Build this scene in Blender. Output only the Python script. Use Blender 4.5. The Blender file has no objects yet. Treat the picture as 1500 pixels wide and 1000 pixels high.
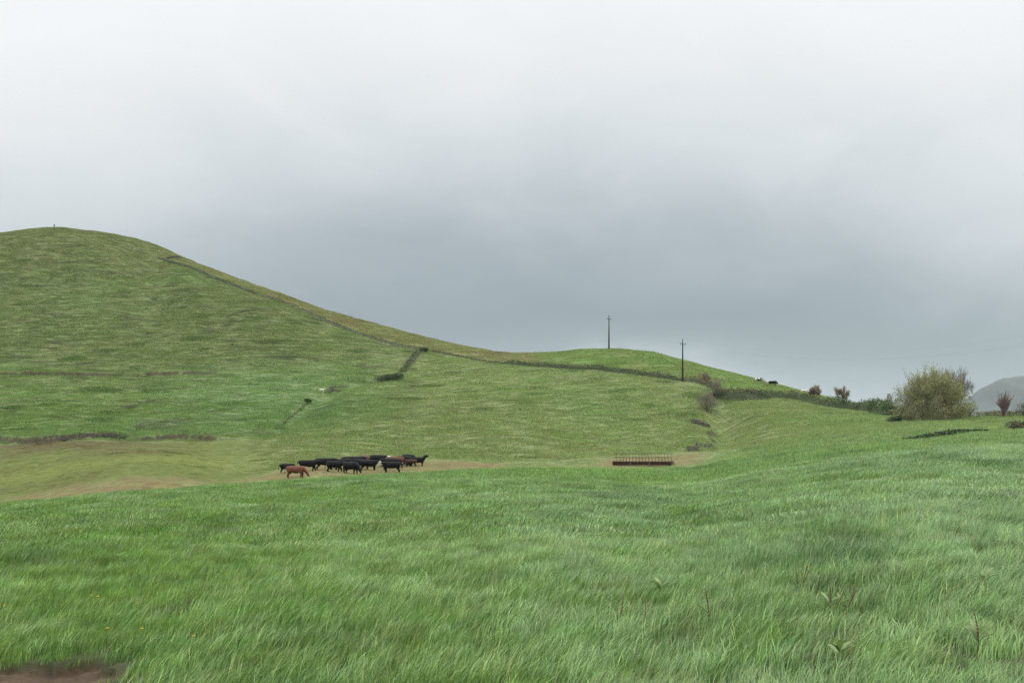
import bpy, math, random
import numpy as np

# ------------------------------------------------------------------ camera, world, sun, exposure
scene = bpy.context.scene
COL = scene.collection
F = 1458.0            # focal length in photo pixels (35 mm lens, 1500 px wide)
HZ = 600.0            # image row of eye level
EXPOSURE = 0.0
HAZE = 0.00008
SUN_ELEV, SUN_AZ = math.radians(48), math.radians(62)   # azimuth clockwise from +Y (view direction)

cam_d = bpy.data.cameras.new('camera'); cam = bpy.data.objects.new('camera', cam_d); COL.objects.link(cam)
cam.location = (0, 0, 0); cam.rotation_euler = (math.radians(90), 0, 0)
cam_d.sensor_width = 36; cam_d.lens = F / 1500 * 36; cam_d.shift_y = 100.0 / 1500
cam_d.clip_start = 0.1; cam_d.clip_end = 40000
scene.camera = cam

vs = scene.view_settings
scene.display_settings.display_device = 'sRGB'
vs.view_transform = 'Standard'; vs.look = 'None'; vs.exposure = EXPOSURE; vs.gamma = 1; vs.use_curve_mapping = False
scene.render.engine = 'CYCLES'
cy = scene.cycles
cy.max_bounces = 6; cy.diffuse_bounces = 3; cy.glossy_bounces = 2; cy.transmission_bounces = 4
cy.transparent_max_bounces = 8; cy.volume_bounces = 1; cy.use_denoising = True
cy.sample_clamp_indirect = 5
try:
    cy.denoiser = 'OPENIMAGEDENOISE'; cy.denoising_input_passes = 'RGB_ALBEDO_NORMAL'; cy.denoising_prefilter = 'NONE'
except Exception: pass

def N(nt, typ, **kw):
    n = nt.nodes.new(typ)
    for k, v in kw.items(): setattr(n, k, v)
    return n
def L(nt, a, b): nt.links.new(a, b)
def mathn(nt, op, a, b=None, c=None, clamp=False):
    n = N(nt, 'ShaderNodeMath', operation=op); n.use_clamp = clamp
    for i, v in enumerate((a, b, c)):
        if v is None: continue
        if isinstance(v, (int, float)): n.inputs[i].default_value = v
        else: L(nt, v, n.inputs[i])
    return n.outputs[0]
def mixc(nt, fac, a, b, blend='MIX'):
    n = N(nt, 'ShaderNodeMix', data_type='RGBA', blend_type=blend)
    for sock, v in ((n.inputs[0], fac), (n.inputs[6], a), (n.inputs[7], b)):
        if isinstance(v, (int, float)): sock.default_value = v
        elif isinstance(v, tuple): sock.default_value = (*v, 1) if len(v) == 3 else v
        else: L(nt, v, sock)
    return n.outputs[2]
def ramp(nt, fac, stops, interp='LINEAR'):
    n = N(nt, 'ShaderNodeValToRGB'); cr = n.color_ramp; cr.interpolation = interp
    while len(cr.elements) < len(stops): cr.elements.new(0.5)
    for e, (p, c) in zip(cr.elements, stops): e.position = p; e.color = (*c, 1)
    L(nt, fac, n.inputs[0]); return n.outputs[0]
def noisen(nt, vec, scale, detail=4, rough=0.55, dist=0.0):
    n = N(nt, 'ShaderNodeTexNoise'); n.inputs['Scale'].default_value = scale
    n.inputs['Detail'].default_value = detail; n.inputs['Roughness'].default_value = rough
    n.inputs['Distortion'].default_value = dist
    L(nt, vec, n.inputs['Vector']); return n.outputs['Fac']
def mapping(nt, vec, scale=(1, 1, 1), loc=(0, 0, 0)):
    n = N(nt, 'ShaderNodeMapping'); n.inputs['Scale'].default_value = scale; n.inputs['Location'].default_value = loc
    L(nt, vec, n.inputs['Vector']); return n.outputs[0]

w = bpy.data.worlds.new('World'); scene.world = w; w.use_nodes = True
nt = w.node_tree; nt.nodes.clear()
sky = N(nt, 'ShaderNodeTexSky', sky_type='NISHITA', sun_disc=False)
sky.sun_elevation = SUN_ELEV; sky.sun_rotation = SUN_AZ; sky.air_density = 1.0; sky.dust_density = 2.0
tc = N(nt, 'ShaderNodeTexCoord'); D = tc.outputs['Generated']
sep = N(nt, 'ShaderNodeSeparateXYZ'); L(nt, D, sep.inputs[0])
# overcast deck: brightness by elevation, pushed about by soft cloud forms
n1 = noisen(nt, mapping(nt, D, (1.0, 1.0, 1.7), (3.1, 0.4, 0.2)), 2.0, 4, 0.45, 0.2)
n2 = noisen(nt, mapping(nt, D, (1.0, 1.0, 2.0), (0.3, 7.7, 1.9)), 6.0, 5, 0.5, 0.5)
zz = mathn(nt, 'ADD', sep.outputs[2], mathn(nt, 'MULTIPLY', mathn(nt, 'SUBTRACT', n1, 0.5), 0.09))
zz = mathn(nt, 'ADD', zz, mathn(nt, 'MULTIPLY', mathn(nt, 'SUBTRACT', n2, 0.5), 0.085))
# the deck is thinner (brighter) to the left and right of the view
xa = mathn(nt, 'MULTIPLY', mathn(nt, 'ADD', sep.outputs[0], -0.06), mathn(nt, 'ADD', sep.outputs[0], -0.06))
zz = mathn(nt, 'ADD', zz, mathn(nt, 'MULTIPLY', xa, 0.34))
deck = ramp(nt, mathn(nt, 'ADD', zz, 0.1), [
    (0.0, (.70, .76, .80)), (0.11, (.84, .89, .92)), (0.138, (.70, .76, .80)), (0.165, (.27, .335, .375)), (0.215, (.275, .34, .38)),
    (0.28, (.46, .515, .555)), (0.34, (.66, .71, .74)), (0.41, (.83, .86, .88)),
    (0.50, (.96, .975, .985)), (1.0, (1.05, 1.05, 1.05))], 'B_SPLINE')
zen = N(nt, 'ShaderNodeMapRange'); zen.inputs[1].default_value = 0.40; zen.inputs[2].default_value = 0.95
zen.inputs[3].default_value = 10.0; zen.inputs[4].default_value = 36.0
L(nt, sep.outputs[2], zen.inputs[0])
vm = N(nt, 'ShaderNodeVectorMath', operation='SCALE'); L(nt, deck, vm.inputs[0]); L(nt, zen.outputs[0], vm.inputs['Scale'])
skyc = mixc(nt, 0.96, sky.outputs[0], vm.outputs[0])
bg = N(nt, 'ShaderNodeBackground'); bg.inputs['Strength'].default_value = 0.1
L(nt, skyc, bg.inputs['Color'])
wo = N(nt, 'ShaderNodeOutputWorld'); L(nt, bg.outputs[0], wo.inputs['Surface'])

sl = bpy.data.lights.new('sun', 'SUN'); so = bpy.data.objects.new('sun', sl); COL.objects.link(so)
sl.energy = 1.5; sl.angle = math.radians(25); sl.color = (1.0, 0.96, 0.9)
from mathutils import Vector, Matrix
sd = Vector((math.sin(SUN_AZ) * math.cos(SUN_ELEV), math.cos(SUN_AZ) * math.cos(SUN_ELEV), math.sin(SUN_ELEV)))
so.rotation_euler = sd.to_track_quat('Z', 'Y').to_euler(); so.location = (60, 60, 120)

# ------------------------------------------------------------------ helpers
rng = np.random.default_rng(11); random.seed(11)

def tag(o, label=None, cat=None, group=None, kind=None):
    for k, v in (('label', label), ('category', cat), ('group', group), ('kind', kind)):
        if v: o[k] = v
    return o
def empty(name, loc, rz=0):
    o = bpy.data.objects.new(name, None); COL.objects.link(o); o.location = loc; o.rotation_euler = (0, 0, rz)
    o.empty_display_size = 0.3
    return o

class MB:
    """collects vertex / polygon blocks of one mesh"""
    def __init__(s): s.v = []; s.f = []; s.n = 0; s.m = []
    def add(s, verts, faces, mi=0):
        verts = np.asarray(verts, float).reshape(-1, 3)
        if len(faces) == 0: return
        s.v.append(verts)
        fa = np.asarray(faces, int) + s.n
        s.f.append(fa); s.m.append(np.full(len(fa), mi)); s.n += len(verts)
    def tube(s, pts, rad, sides=6, mi=0, cap=True):
        pts = np.asarray(pts, float); n = len(pts)
        rad = np.broadcast_to(np.asarray(rad, float), (n,))
        t = np.gradient(pts, axis=0); t /= np.linalg.norm(t, axis=1)[:, None] + 1e-9
        ref = np.where(np.abs(t[:, 2:3]) > 0.9, np.array([[1., 0, 0]]), np.array([[0., 0, 1]]))
        a = np.cross(t, ref); a /= np.linalg.norm(a, axis=1)[:, None] + 1e-9
        b = np.cross(t, a)
        ang = np.arange(sides) / sides * 2 * np.pi
        ring = pts[:, None] + rad[:, None, None] * (np.cos(ang)[None, :, None] * a[:, None] + np.sin(ang)[None, :, None] * b[:, None])
        i = np.arange(n - 1)[:, None] * sides; j = np.arange(sides)[None]; k = (j + 1) % sides
        q = np.stack([i + j, i + k, i + sides + k, i + sides + j], -1).reshape(-1, 4)
        s.add(ring.reshape(-1, 3), q, mi)
        if cap and sides in (3, 4):
            s.f.append(np.array([list(range(sides))]) + s.n - n * sides); s.m.append(np.array([mi]))
            s.f.append(np.array([list(range(sides))[::-1]]) + s.n - sides); s.m.append(np.array([mi]))
        elif cap:
            for c, base, fl in ((pts[0], s.n - n * sides, 0), (pts[-1], s.n - sides, 1)):
                s.v.append(c[None]); ci = s.n; s.n += 1
                jj = np.arange(sides); kk = (jj + 1) % sides
                tri = np.stack([base + kk, base + jj, np.full(sides, ci)], -1) if not fl else np.stack([base + jj, base + kk, np.full(sides, ci)], -1)
                s.f.append(tri); s.m.append(np.full(sides, mi))
    def box(s, c, size, mi=0, rz=0):
        sx, sy, sz = [q / 2 for q in size]
        v = np.array([[x, y, z] for z in (-sz, sz) for y in (-sy, sy) for x in (-sx, sx)], float)
        cr, sr = math.cos(rz), math.sin(rz)
        v = np.stack([v[:, 0] * cr - v[:, 1] * sr, v[:, 0] * sr + v[:, 1] * cr, v[:, 2]], 1) + np.array(c, float)
        s.add(v, [[0, 2, 3, 1], [4, 5, 7, 6], [0, 1, 5, 4], [2, 6, 7, 3], [0, 4, 6, 2], [1, 3, 7, 5]], mi)
    def mesh(s, name, mats, smooth=False, attrs=None):
        me = bpy.data.meshes.new(name)
        V = np.concatenate(s.v); me.vertices.add(len(V)); me.vertices.foreach_set('co', V.astype(np.float32).ravel())
        cnt = np.concatenate([np.full(len(f), f.shape[1]) for f in s.f])
        idx = np.concatenate([f.ravel() for f in s.f])
        me.loops.add(len(idx)); me.loops.foreach_set('vertex_index', idx.astype(np.int32))
        me.polygons.add(len(cnt)); st = np.concatenate([[0], np.cumsum(cnt)[:-1]])
        me.polygons.foreach_set('loop_start', st.astype(np.int32))
        if len(mats) > 1: me.polygons.foreach_set('material_index', np.concatenate(s.m).astype(np.int32))
        me.polygons.foreach_set('use_smooth', np.full(len(cnt), smooth))
        for m in mats: me.materials.append(m)
        for k, (dom, typ, arr) in (attrs or {}).items():
            a = me.attributes.new(k, typ, dom)
            a.data.foreach_set({'FLOAT': 'value', 'FLOAT_COLOR': 'color', 'FLOAT_VECTOR': 'vector'}[typ], np.asarray(arr, np.float32).ravel())
        me.update(calc_edges=True); me.validate()
        return me
    def build(s, name, mats, parent=None, smooth=False, attrs=None):
        mats = mats if isinstance(mats, (list, tuple)) else [mats]
        o = bpy.data.objects.new(name, s.mesh(name, mats, smooth, attrs)); COL.objects.link(o)
        if parent: o.parent = parent
        return o

# ------------------------------------------------------------------ noise
def _hash(ix, iy, seed):
    h = (ix.astype(np.int64) * 374761393 + iy.astype(np.int64) * 668265263 + seed * 974634777) & 0x7fffffff
    h = ((h ^ (h >> 13)) * 1274126177) & 0x7fffffff
    return ((h ^ (h >> 16)) & 0xffff) / 65535.0 * 2 * np.pi
def perlin(x, y, seed=0):
    x = np.asarray(x, float); y = np.asarray(y, float)
    ix = np.floor(x); iy = np.floor(y); fx = x - ix; fy = y - iy
    def g(dx, dy):
        a = _hash(ix + dx, iy + dy, seed); return np.cos(a) * (fx - dx) + np.sin(a) * (fy - dy)
    u = fx * fx * fx * (fx * (fx * 6 - 15) + 10); v = fy * fy * fy * (fy * (fy * 6 - 15) + 10)
    a = g(0, 0) * (1 - u) + g(1, 0) * u; b = g(0, 1) * (1 - u) + g(1, 1) * u
    return (a * (1 - v) + b * v) * 1.5
def fbm(x, y, seed=0, oct=4, gain=0.5):
    s = 0; a = 1; t = 0
    for i in range(oct):
        s = s + a * perlin(x * 2 ** i, y * 2 ** i, seed + i * 17); t += a; a *= gain
    return s / t
def sstep(a, b, x):
    t = np.clip((x - a) / (b - a), 0, 1); return t * t * (3 - 2 * t)

# ------------------------------------------------------------------ terrain
def pchip(xk, yk, x):
    """monotone cubic through (xk, yk), linear outside"""
    xk = np.asarray(xk, float); yk = np.asarray(yk, float)
    h = np.diff(xk); d = np.diff(yk) / h; m = np.zeros_like(yk)
    ok = d[:-1] * d[1:] > 0
    w1 = 2 * h[1:] + h[:-1]; w2 = h[1:] + 2 * h[:-1]
    with np.errstate(divide='ignore', invalid='ignore'):
        m[1:-1] = np.where(ok, (w1 + w2) / (w1 / d[:-1] + w2 / d[1:]), 0)
    m[0] = d[0]; m[-1] = d[-1]
    i = np.clip(np.searchsorted(xk, x) - 1, 0, len(xk) - 2)
    t = np.clip((x - xk[i]) / h[i], 0, 1)
    return ((1 + 2 * t) * (1 - t) ** 2 * yk[i] + t * (1 - t) ** 2 * h[i] * m[i] + t * t * (3 - 2 * t) * yk[i + 1] + t * t * (t - 1) * h[i] * m[i + 1])

# relief lines of the valley: bearing (as image column), sight-line row and distance of each
LINES = {
 'near':   [(-700, 1000, 11), (2200, 1000, 11)],
 'crest':  [(-700, 775, 62), (-300, 760, 66), (0, 741, 72), (120, 727, 78), (200, 718, 83), (300, 711, 88), (440, 702, 96), (580, 693, 105), (740, 686, 112), (900, 685, 113), (960, 684.5, 114), (1010, 682, 115), (1060, 671, 119), (1150, 660, 115), (1300, 648, 105), (1500, 640, 95), (2200, 610, 90)],
 'dip':    [(-700, 790, 76), (-300, 771, 80), (0, 750, 84), (120, 731, 88), (200, 718.5, 91), (300, 710, 96), (440, 700, 104), (580, 692, 112), (740, 686, 117), (900, 683, 118), (960, 682, 119), (1010, 679, 120), (1060, 668, 124), (1150, 654, 122), (1300, 638, 115), (1500, 630, 108), (2200, 600, 108)],
 'track':  [(-700, 760, 96), (-300, 748, 98), (0, 732, 101), (120, 708, 104), (200, 697, 106), (260, 698, 107), (320, 707, 110), (440, 683, 124), (580, 672, 140), (740, 678, 131), (900, 670, 137), (1000, 665, 138), (1060, 656, 141), (1150, 640, 140), (1300, 622, 137), (1400, 619, 135), (1500, 615, 132), (2200, 580, 132)],
 'foot':   [(-700, 660, 160), (0, 647, 166), (120, 641, 166), (200, 645, 166), (350, 640, 168), (440, 633, 168), (600, 620, 175), (740, 615, 176), (900, 620, 176), (1030, 620, 172), (1075, 628, 168), (1150, 610, 166), (1300, 608, 160), (1400, 613, 148), (1500, 608, 146), (2200, 560, 160)],
 'mid':    [(-700, 560, 235), (0, 548, 236), (200, 549, 235), (350, 550, 233), (450, 554, 230), (580, 549, 235), (740, 565, 215), (830, 570, 207), (900, 575, 200), (1000, 580, 197), (1050, 592, 189), (1100, 593, 187), (1200, 600, 180), (1300, 606, 172), (1400, 614.5, 160), (1500, 611, 158), (2200, 556, 180)],
 'hedge':  [(-700, 500, 290), (0, 440, 305), (150, 420, 316), (250, 385, 352), (330, 411, 335), (400, 437, 317), (500, 480, 294), (600, 511, 272), (650, 520, 262), (740, 533, 249), (830, 539, 238), (900, 545, 228), (1000, 557, 213), (1040, 566, 209), (1100, 580, 200), (1200, 594, 191), (1300, 605, 184), (1400, 618, 172), (1500, 615, 172), (2200, 560, 200)],
 'sky':    [(-700, 430, 370), (-300, 372, 380), (0, 342, 384), (80, 333, 385), (150, 340, 383), (220, 356, 379), (270, 378, 374), (330, 401, 362), (420, 433, 343), (500, 461, 326), (600, 488, 308), (700, 511, 291), (740, 517, 285), (800, 516.5, 276), (850, 512, 270), (892, 510, 266), (950, 515, 259), (1000, 527, 253), (1050, 541, 246), (1100, 554, 239), (1150, 567, 230), (1190, 577, 220), (1250, 592, 206), (1300, 604, 193), (1400, 622, 182), (1500, 619, 182), (2200, 565, 215)],
}
ORDER = ['near', 'crest', 'dip', 'track', 'foot', 'mid', 'hedge', 'sky']
US = np.concatenate([np.arange(-700, -150, 10), np.arange(-150, 1650, 2.0), np.arange(1650, 2201, 10)])
YS = np.concatenate([np.arange(-25, 7, 2.0), np.arange(7, 9.5, 0.25), np.arange(9.5, 13, 0.05), np.arange(13, 30, 0.25), np.arange(30, 80, 0.5), np.arange(80, 130, 0.4), np.arange(130, 400, 0.5),
                     np.arange(400, 500, 4), np.geomspace(500, 9000, 30)])
NU, NY = len(US), len(YS)
def gsm(a, sig):
    uu = np.arange(-700, 2201, 2.0); d = np.interp(uu, US, a)
    k = np.exp(-0.5 * (np.arange(-40, 41) * 2 / sig) ** 2); k /= k.sum()
    p = np.pad(d, 40, mode='reflect', reflect_type='odd')
    return np.interp(US, uu, np.convolve(p, k, 'valid'))
lineY, lineH = {}, {}
for k in ORDER:
    a = np.array(LINES[k], float)
    v = gsm(pchip(a[:, 0], a[:, 1], US), 9); y = gsm(pchip(a[:, 0], a[:, 2], US), 18)
    lineY[k] = y; lineH[k] = (HZ - v) * y / F
sky_v_target = gsm(pchip(*np.array(LINES['sky'], float)[:, :2].T, US), 5)

def make_H():
    H = np.zeros((NU, NY))
    for i in range(NU):
        yk = [-30, -3, 3, 11]; hk = [-1.0, -1.7, -2.0, lineH['near'][i]]
        for k in ORDER[1:]:
            yk.append(lineY[k][i]); hk.append(lineH[k][i])
        ys, hs = yk[-1], hk[-1]
        yk += [ys + 25, ys + 80, ys + 260, 1500, 9000]; hk += [hs - 2.0, hs - 16, min(hs - 50, -30), -75, -75]
        H[i] = pchip(yk, hk, YS)
    # blur lightly along the distance axis so that the relief lines leave no creases
    Hs = H.copy(); sel = (YS > 20) & (YS < 398)
    k = np.exp(-0.5 * (np.arange(-8, 9) / 3.5) ** 2); k /= k.sum()
    for i in range(NU): Hs[i, 8:-8] = np.convolve(H[i], k, 'valid')
    H[:, sel] = Hs[:, sel]
    return H
band = (YS > 165) & (YS < 420)
for it in range(3):
    H = make_H()
    vmin = (HZ - F * H[:, band] / YS[band]).min(1)
    err = np.clip(vmin - sky_v_target, -12, 12)
    if it < 2: lineH['sky'] = lineH['sky'] + np.where(US < 1300, gsm(err, 8) * lineY['sky'] / F, 0)
UG, YG = np.meshgrid(US, YS, indexing='ij')
XG = (UG - 750) / F * np.maximum(YG, 10)
VG = HZ - F * H / np.maximum(YG, 1)

def lineat(k): return lineY[k][:, None]
def poly_dist(u, y, pts):
    """distance in metres (ground plane) from points to a polyline of (column, distance) corners, and position along it 0..1"""
    x = (u - 750) / F * y
    P = np.array([((a - 750) / F * b, b) for a, b in pts]); best = np.full(np.shape(x), 1e9); side = np.zeros(np.shape(x)); par = np.zeros(np.shape(x))
    seg = np.linalg.norm(np.diff(P, axis=0), axis=1); tot = seg.sum(); acc = 0
    for (a, b), l in zip(zip(P[:-1], P[1:]), seg):
        d = b - a; t = np.clip(((x - a[0]) * d[0] + (y - a[1]) * d[1]) / (l * l), 0, 1)
        dx = x - a[0] - t * d[0]; dy = y - a[1] - t * d[1]; r = np.hypot(dx, dy)
        c = d[0] * dy - d[1] * dx; m = r < best
        best = np.where(m, r, best); side = np.where(m, np.sign(c), side); par = np.where(m, (acc + t * l) / tot, par); acc += l
    return best, side, par
def Y_of(u, v, lo=60, hi=420):
    """distance at which the bare relief shows at column u, row v"""
    i = np.argmin(np.abs(US - u)); s = (YS >= lo) & (YS <= hi); vv = VG[i, s]; yy = YS[s]
    j = np.where(vv <= v)[0]
    return yy[j[0]] if len(j) else yy[np.argmin(vv)]
def path(*uv, lo=60): return [(u, Y_of(u, v, lo)) for u, v in uv]

# local relief: small cut banks (steps) where the turf has slipped
STEPS = [  # corners (column, row), height, softness
 (path((-60, 547), (60, 547), (130, 549), (200, 549), (260, 546), (350, 548), lo=180), 0.9, 2.2),
 (path((-60, 643), (0, 643), (70, 646), (115, 640), (150, 637), (200, 642), (270, 640), (345, 645), lo=120), 1.0, 2.5),
 (path((1006, 619), (1022, 617), (1036, 622), lo=140), 0.9, 1.2),
 (path((1034, 638), (1042, 634), (1050, 640), lo=130), 0.7, 1.0),
 (path((1000, 661), (1018, 657), (1036, 657), lo=125), 0.9, 1.2),
 (path((476, 573), (482, 568), (506, 566), lo=180), 0.9, 1.2),
]
soil = np.zeros_like(H)
far = sstep(100, 150, YG)
Hd = H.copy()
for pts, hh, wd in STEPS:
    d, s, p = poly_dist(UG, YG, pts)
    d = d + 0.5 * perlin(XG * 0.5, YG * 0.5, 3)
    fade = sstep(0, .12, p) * sstep(1, .88, p)
    Hd += np.where(s > 0, 1, -1) * hh * 0.5 * np.exp(-(d / wd) ** 2 / 2) * fade * np.clip(d / 0.4, 0, 1)
    soil = np.maximum(soil, sstep(0.95, 0.35, d / (wd * .28) + 0.75 * fbm(XG * 0.16, YG * 0.2, 8, 3) + .8 * fbm(XG * .5, YG * .6, 9, 3)) * fade * sstep(-.55, -.15, fbm(XG * .07, YG * .05, 12, 2) + (.25 if wd < 2 else 0)) * 0.9)
# gully running down from the hedge corner to the feeder
gul = path((1046, 580), (1058, 600), (1056, 620), (1060, 640), (1050, 660), lo=125)
d, s, p = poly_dist(UG, YG, gul)
Hd -= 1.5 * np.exp(-(d / 2.6) ** 2) * sstep(0, .15, p) * sstep(1, .8, p)
gul2 = path((590, 545), (545, 556), (500, 566), (455, 592), (405, 630), (360, 650), lo=150)
d2, s2, p2 = poly_dist(UG, YG, gul2)
Hd -= 0.9 * np.exp(-(d2 / 3.0) ** 2) * sstep(0, .15, p2) * sstep(1, .8, p2)
# terracettes: cattle paths that follow the contours of the slopes
slopeM = sstep(lineat('foot') - 25, lineat('foot') + 15, YG)
hill = slopeM * sstep(1020, 880, UG)
wv = H * 0.95 + 1.9 * fbm(XG * 0.016, YG * 0.016, 21, 3)
ter = fbm(wv, XG * 0.06 + YG * 0.02, 31, 3)
terr_mask = slopeM * (0.22 + 0.78 * sstep(700, 350, UG)) * (1 - .9 * np.exp(-((UG - 1075) / 110) ** 2)) * (1 - sstep(1020, 1080, UG))
def contour_lines(h, x, y):
    a = perlin(h * .62 + .9 * fbm(x * .03, y * .03, 121, 3), x * .050 + 40, 131); b_ = perlin(h * .27 + .8 * fbm(x * .025, y * .03, 123, 3), x * .030 + 9, 133)
    l = np.maximum(sstep(.15, .03, np.abs(a)) * .9, sstep(.085, .02, np.abs(b_)))
    return l * np.clip(.45 + 1.3 * fbm(x * .07, h * .3 + y * .03, 135, 3), 0, 1)
lines = contour_lines(H, XG, YG)
Hd += 0.16 * terr_mask * ter - 0.22 * terr_mask * lines
Hd += far * (0.22 * fbm(XG * 0.22, YG * 0.16, 41, 3) + 0.45 * fbm(XG * 0.028, YG * 0.022, 44, 3)) * sstep(1.0, 0.4, np.abs((YG - lineat('sky')) / 25))
near_f = sstep(130, 90, YG)
Hd += near_f * (0.16 * fbm(XG * 0.35, YG * 0.25, 51, 3) + 0.35 * fbm(XG * 0.06, YG * 0.05, 55, 3) * sstep(8, 30, YG))
# worn earth bank in the near left corner
db = np.hypot((XG + 5.5) / 1.15, (YG - 10.95) / 1.45) + 0.45 * fbm(XG * 1.4, YG * 1.2, 61, 4, .6)
bank = sstep(1.04, 0.9, db)
Hd -= 0.12 * bank; Hd += bank * 0.13 * fbm(XG * 1.9, YG * 1.6, 63, 4, .6)

def bil(A, x, y):
    x = np.asarray(x, float); y = np.asarray(y, float)
    u = 750 + F * x / np.maximum(y, 10)
    fi = np.clip(np.interp(u, US, np.arange(NU)), 0, NU - 1.001); fj = np.clip(np.interp(y, YS, np.arange(NY)), 0, NY - 1.001)
    i = fi.astype(int); j = fj.astype(int); a = fi - i; b = fj - j
    return A[i, j] * (1 - a) * (1 - b) + A[i + 1, j] * a * (1 - b) + A[i, j + 1] * (1 - a) * b + A[i + 1, j + 1] * a * b
def gz(x, y): return bil(Hd, x, y)
def at(u, v, lo=60, hi=420):
    """ground point seen in direction (u, v), at or beyond distance lo"""
    y = np.arange(lo, hi, 0.2); x = (u - 750) / F * y; vv = HZ - F * gz(x, y) / y
    j = np.where(vv <= v)[0]; k = j[0] if len(j) else int(np.argmin(vv))
    return Vector((x[k], y[k], float(gz(x[k], y[k]))))

# ------------------------------------------------------------------ turf colour (albedo), one rule for ground and blades
def lerp(a, b, t): return a + (b - a) * t[..., None]
def C(*c): return np.array(c, float)
FRESH, BLUISH, OLIVE = C(.200, .308, .100), C(.194, .305, .128), C(.158, .185, .070)
YELLOW, LUSH, DRY, EARTH = C(.225, .235, .095), C(.105, .190, .062), C(.21, .175, .085), C(.118, .091, .037)
FADED = C(.232, .275, .118); SCAR = C(.046, .037, .023)
def turf(u, y, x, h, lin):
    """albedo, soil share and blade height at ground points; lin: distances of the relief lines at those bearings"""
    big = fbm(x * 0.02 + 3, y * 0.016, 71, 3); med = fbm(x * 0.09, y * 0.06, 73, 3); fine = fbm(x * 0.4, y * 0.3, 75, 2)
    c = lerp(FRESH, BLUISH, np.clip(0.08 + .50 * sstep(250, 1250, u) + 0.9 * fbm(x * 0.05, y * 0.03, 77, 3) + 0.3 * med, 0, 1))
    c = lerp(c, LUSH, np.clip(sstep(0.18, 0.6, med + 0.4 * fine) * 0.9, 0, 1))
    wr = 32 * sstep(930, 1180, u); nearm = sstep(lin['dip'] + 4 + wr, lin['dip'] - 3 - wr, y)
    c = lerp(c, LUSH * .62, sstep(.20, .42, fbm(x * .55, y * .38, 181, 3)) * sstep(-.2, .2, fbm(x * .09 + 7, y * .07, 183, 2)) * .65)
    # beyond the near field
    f = lerp(FADED, FRESH, np.clip(0.20 + 0.40 * big + 0.35 * med + .3 * fine, 0, 1))
    hl = sstep(720, 380, u) * sstep(lin['foot'] - 2, lin['foot'] + 6, y)
    f = lerp(f, lerp(OLIVE, FRESH * .9, np.clip(0.32 + 0.35 * big + .22 * med + 0.40 * sstep(260, 215, y), 0, 1)), hl * .9)
    wv = h * 0.95 + 1.9 * fbm(x * 0.016, y * 0.016, 21, 3)
    ter = fbm(wv, x * 0.06 + y * 0.02, 31, 3); t2 = fbm(h * 1.9 + 2.5 * fbm(x * .02, y * .02, 23, 2), x * 0.08, 33, 2)
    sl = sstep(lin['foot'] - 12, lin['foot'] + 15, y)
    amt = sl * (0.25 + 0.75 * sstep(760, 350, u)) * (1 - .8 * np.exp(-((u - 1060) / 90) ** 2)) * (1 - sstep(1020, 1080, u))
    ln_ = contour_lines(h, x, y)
    f = lerp(f, lerp(C(.042, .072, .024), C(.070, .066, .034), np.clip(.5 + 1.2 * big, 0, 1)), np.clip(ln_ * amt * 1.15, 0, .9))  # terracette shade and rank tussock rows put into the turf colour as contour lines
    pat_ = sstep(.28, .5, fbm(x * .16 + 5, y * .13, 141, 3)) * (1 - nearm); f = lerp(f, LUSH * .75, pat_ * .55 * (sl * .6 + .4))
    f = lerp(f, DRY * .8, np.clip(sstep(0.10, 0.5, t2 + 0.3 * big - 0.15 * sstep(400, 700, u)) * amt * (0.3 + 0.7 * sstep(215, 300, y)), 0, 1) * .28)
    # hollow under the slope: bluish long grass
    f = lerp(f, BLUISH * .95, np.clip(sstep(120, 30, np.abs(y - 205) * 2.2) * sstep(620, 430, u) * sstep(150, 380, u) * .6 + sstep(0.1, 0.5, big) * .25, 0, 1))
    # dry slope beyond the field bank
    ye = sstep(lin['hedge'] - 1.5, lin['hedge'] + 2.5, y) * sstep(225, 262, u) * sstep(830, 760, u)
    f = lerp(f, lerp(YELLOW, DRY, np.clip(0.1 + med * .9, 0, 1)), np.clip(ye, 0, 1) * .9)
    top = sstep(320, 375, y) * sstep(330, 250, u)
    f = lerp(f, lerp(OLIVE, YELLOW, np.clip(.45 + med, 0, 1)), top * .6)
    # grazed field below the slope on the left
    gr = sstep(lin['track'] - 6, lin['track'] + 4, y) * sstep(lin['foot'] + 3 + 5 * med, lin['foot'] - 6 + 5 * med, y) * sstep(480, 300, u + 60 * med)
    g = lerp(C(.152, .190, .046), C(.130, .102, .044), np.clip(sstep(-.1, .5, big + .7 * med + .3 * fine) * .40 + sstep(138, 163, y + 8 * med) * sstep(350, 180, u) * .55, 0, 1))
    g = lerp(g, C(.205, .245, .056), np.exp(-((y - 128 - .035 * (u - 150)) / 7) ** 2) * .6)
    f = lerp(f, g, gr)
    # knoll right of the bank
    kn = sstep(lin['hedge'] + 1, lin['hedge'] + 5, y) * sstep(770, 830, u) * sstep(1320, 1250, u)
    f = lerp(f, lerp(C(.165, .225, .06), FRESH, np.clip(.4 + med + fine * .5, 0, 1)), kn * .85)
    c = lerp(f, c, nearm)
    # trodden earth between the near crest and the slope
    mid = (lin['dip'] + lin['track']) / 2 - 2; half = (lin['track'] - lin['dip']) / 2 * (1 + .25 * med) + 1.0
    tr = sstep(1.35, 0.65, np.abs(y - mid) / half + .35 * fbm(x * .25, y * .35, 81, 3))
    tr = tr * sstep(-60, 40, u) * np.clip(sstep(770, 700, u) + sstep(868, 895, u) * sstep(1045, 1015, u), 0, 1)
    thin = (u > 640) & (u < 860)
    tr2 = np.exp(-((y - (lin['dip'] + 1.5)) / 1.5) ** 2) * sstep(640, 690, u) * sstep(910, 880, u) * .7
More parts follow.
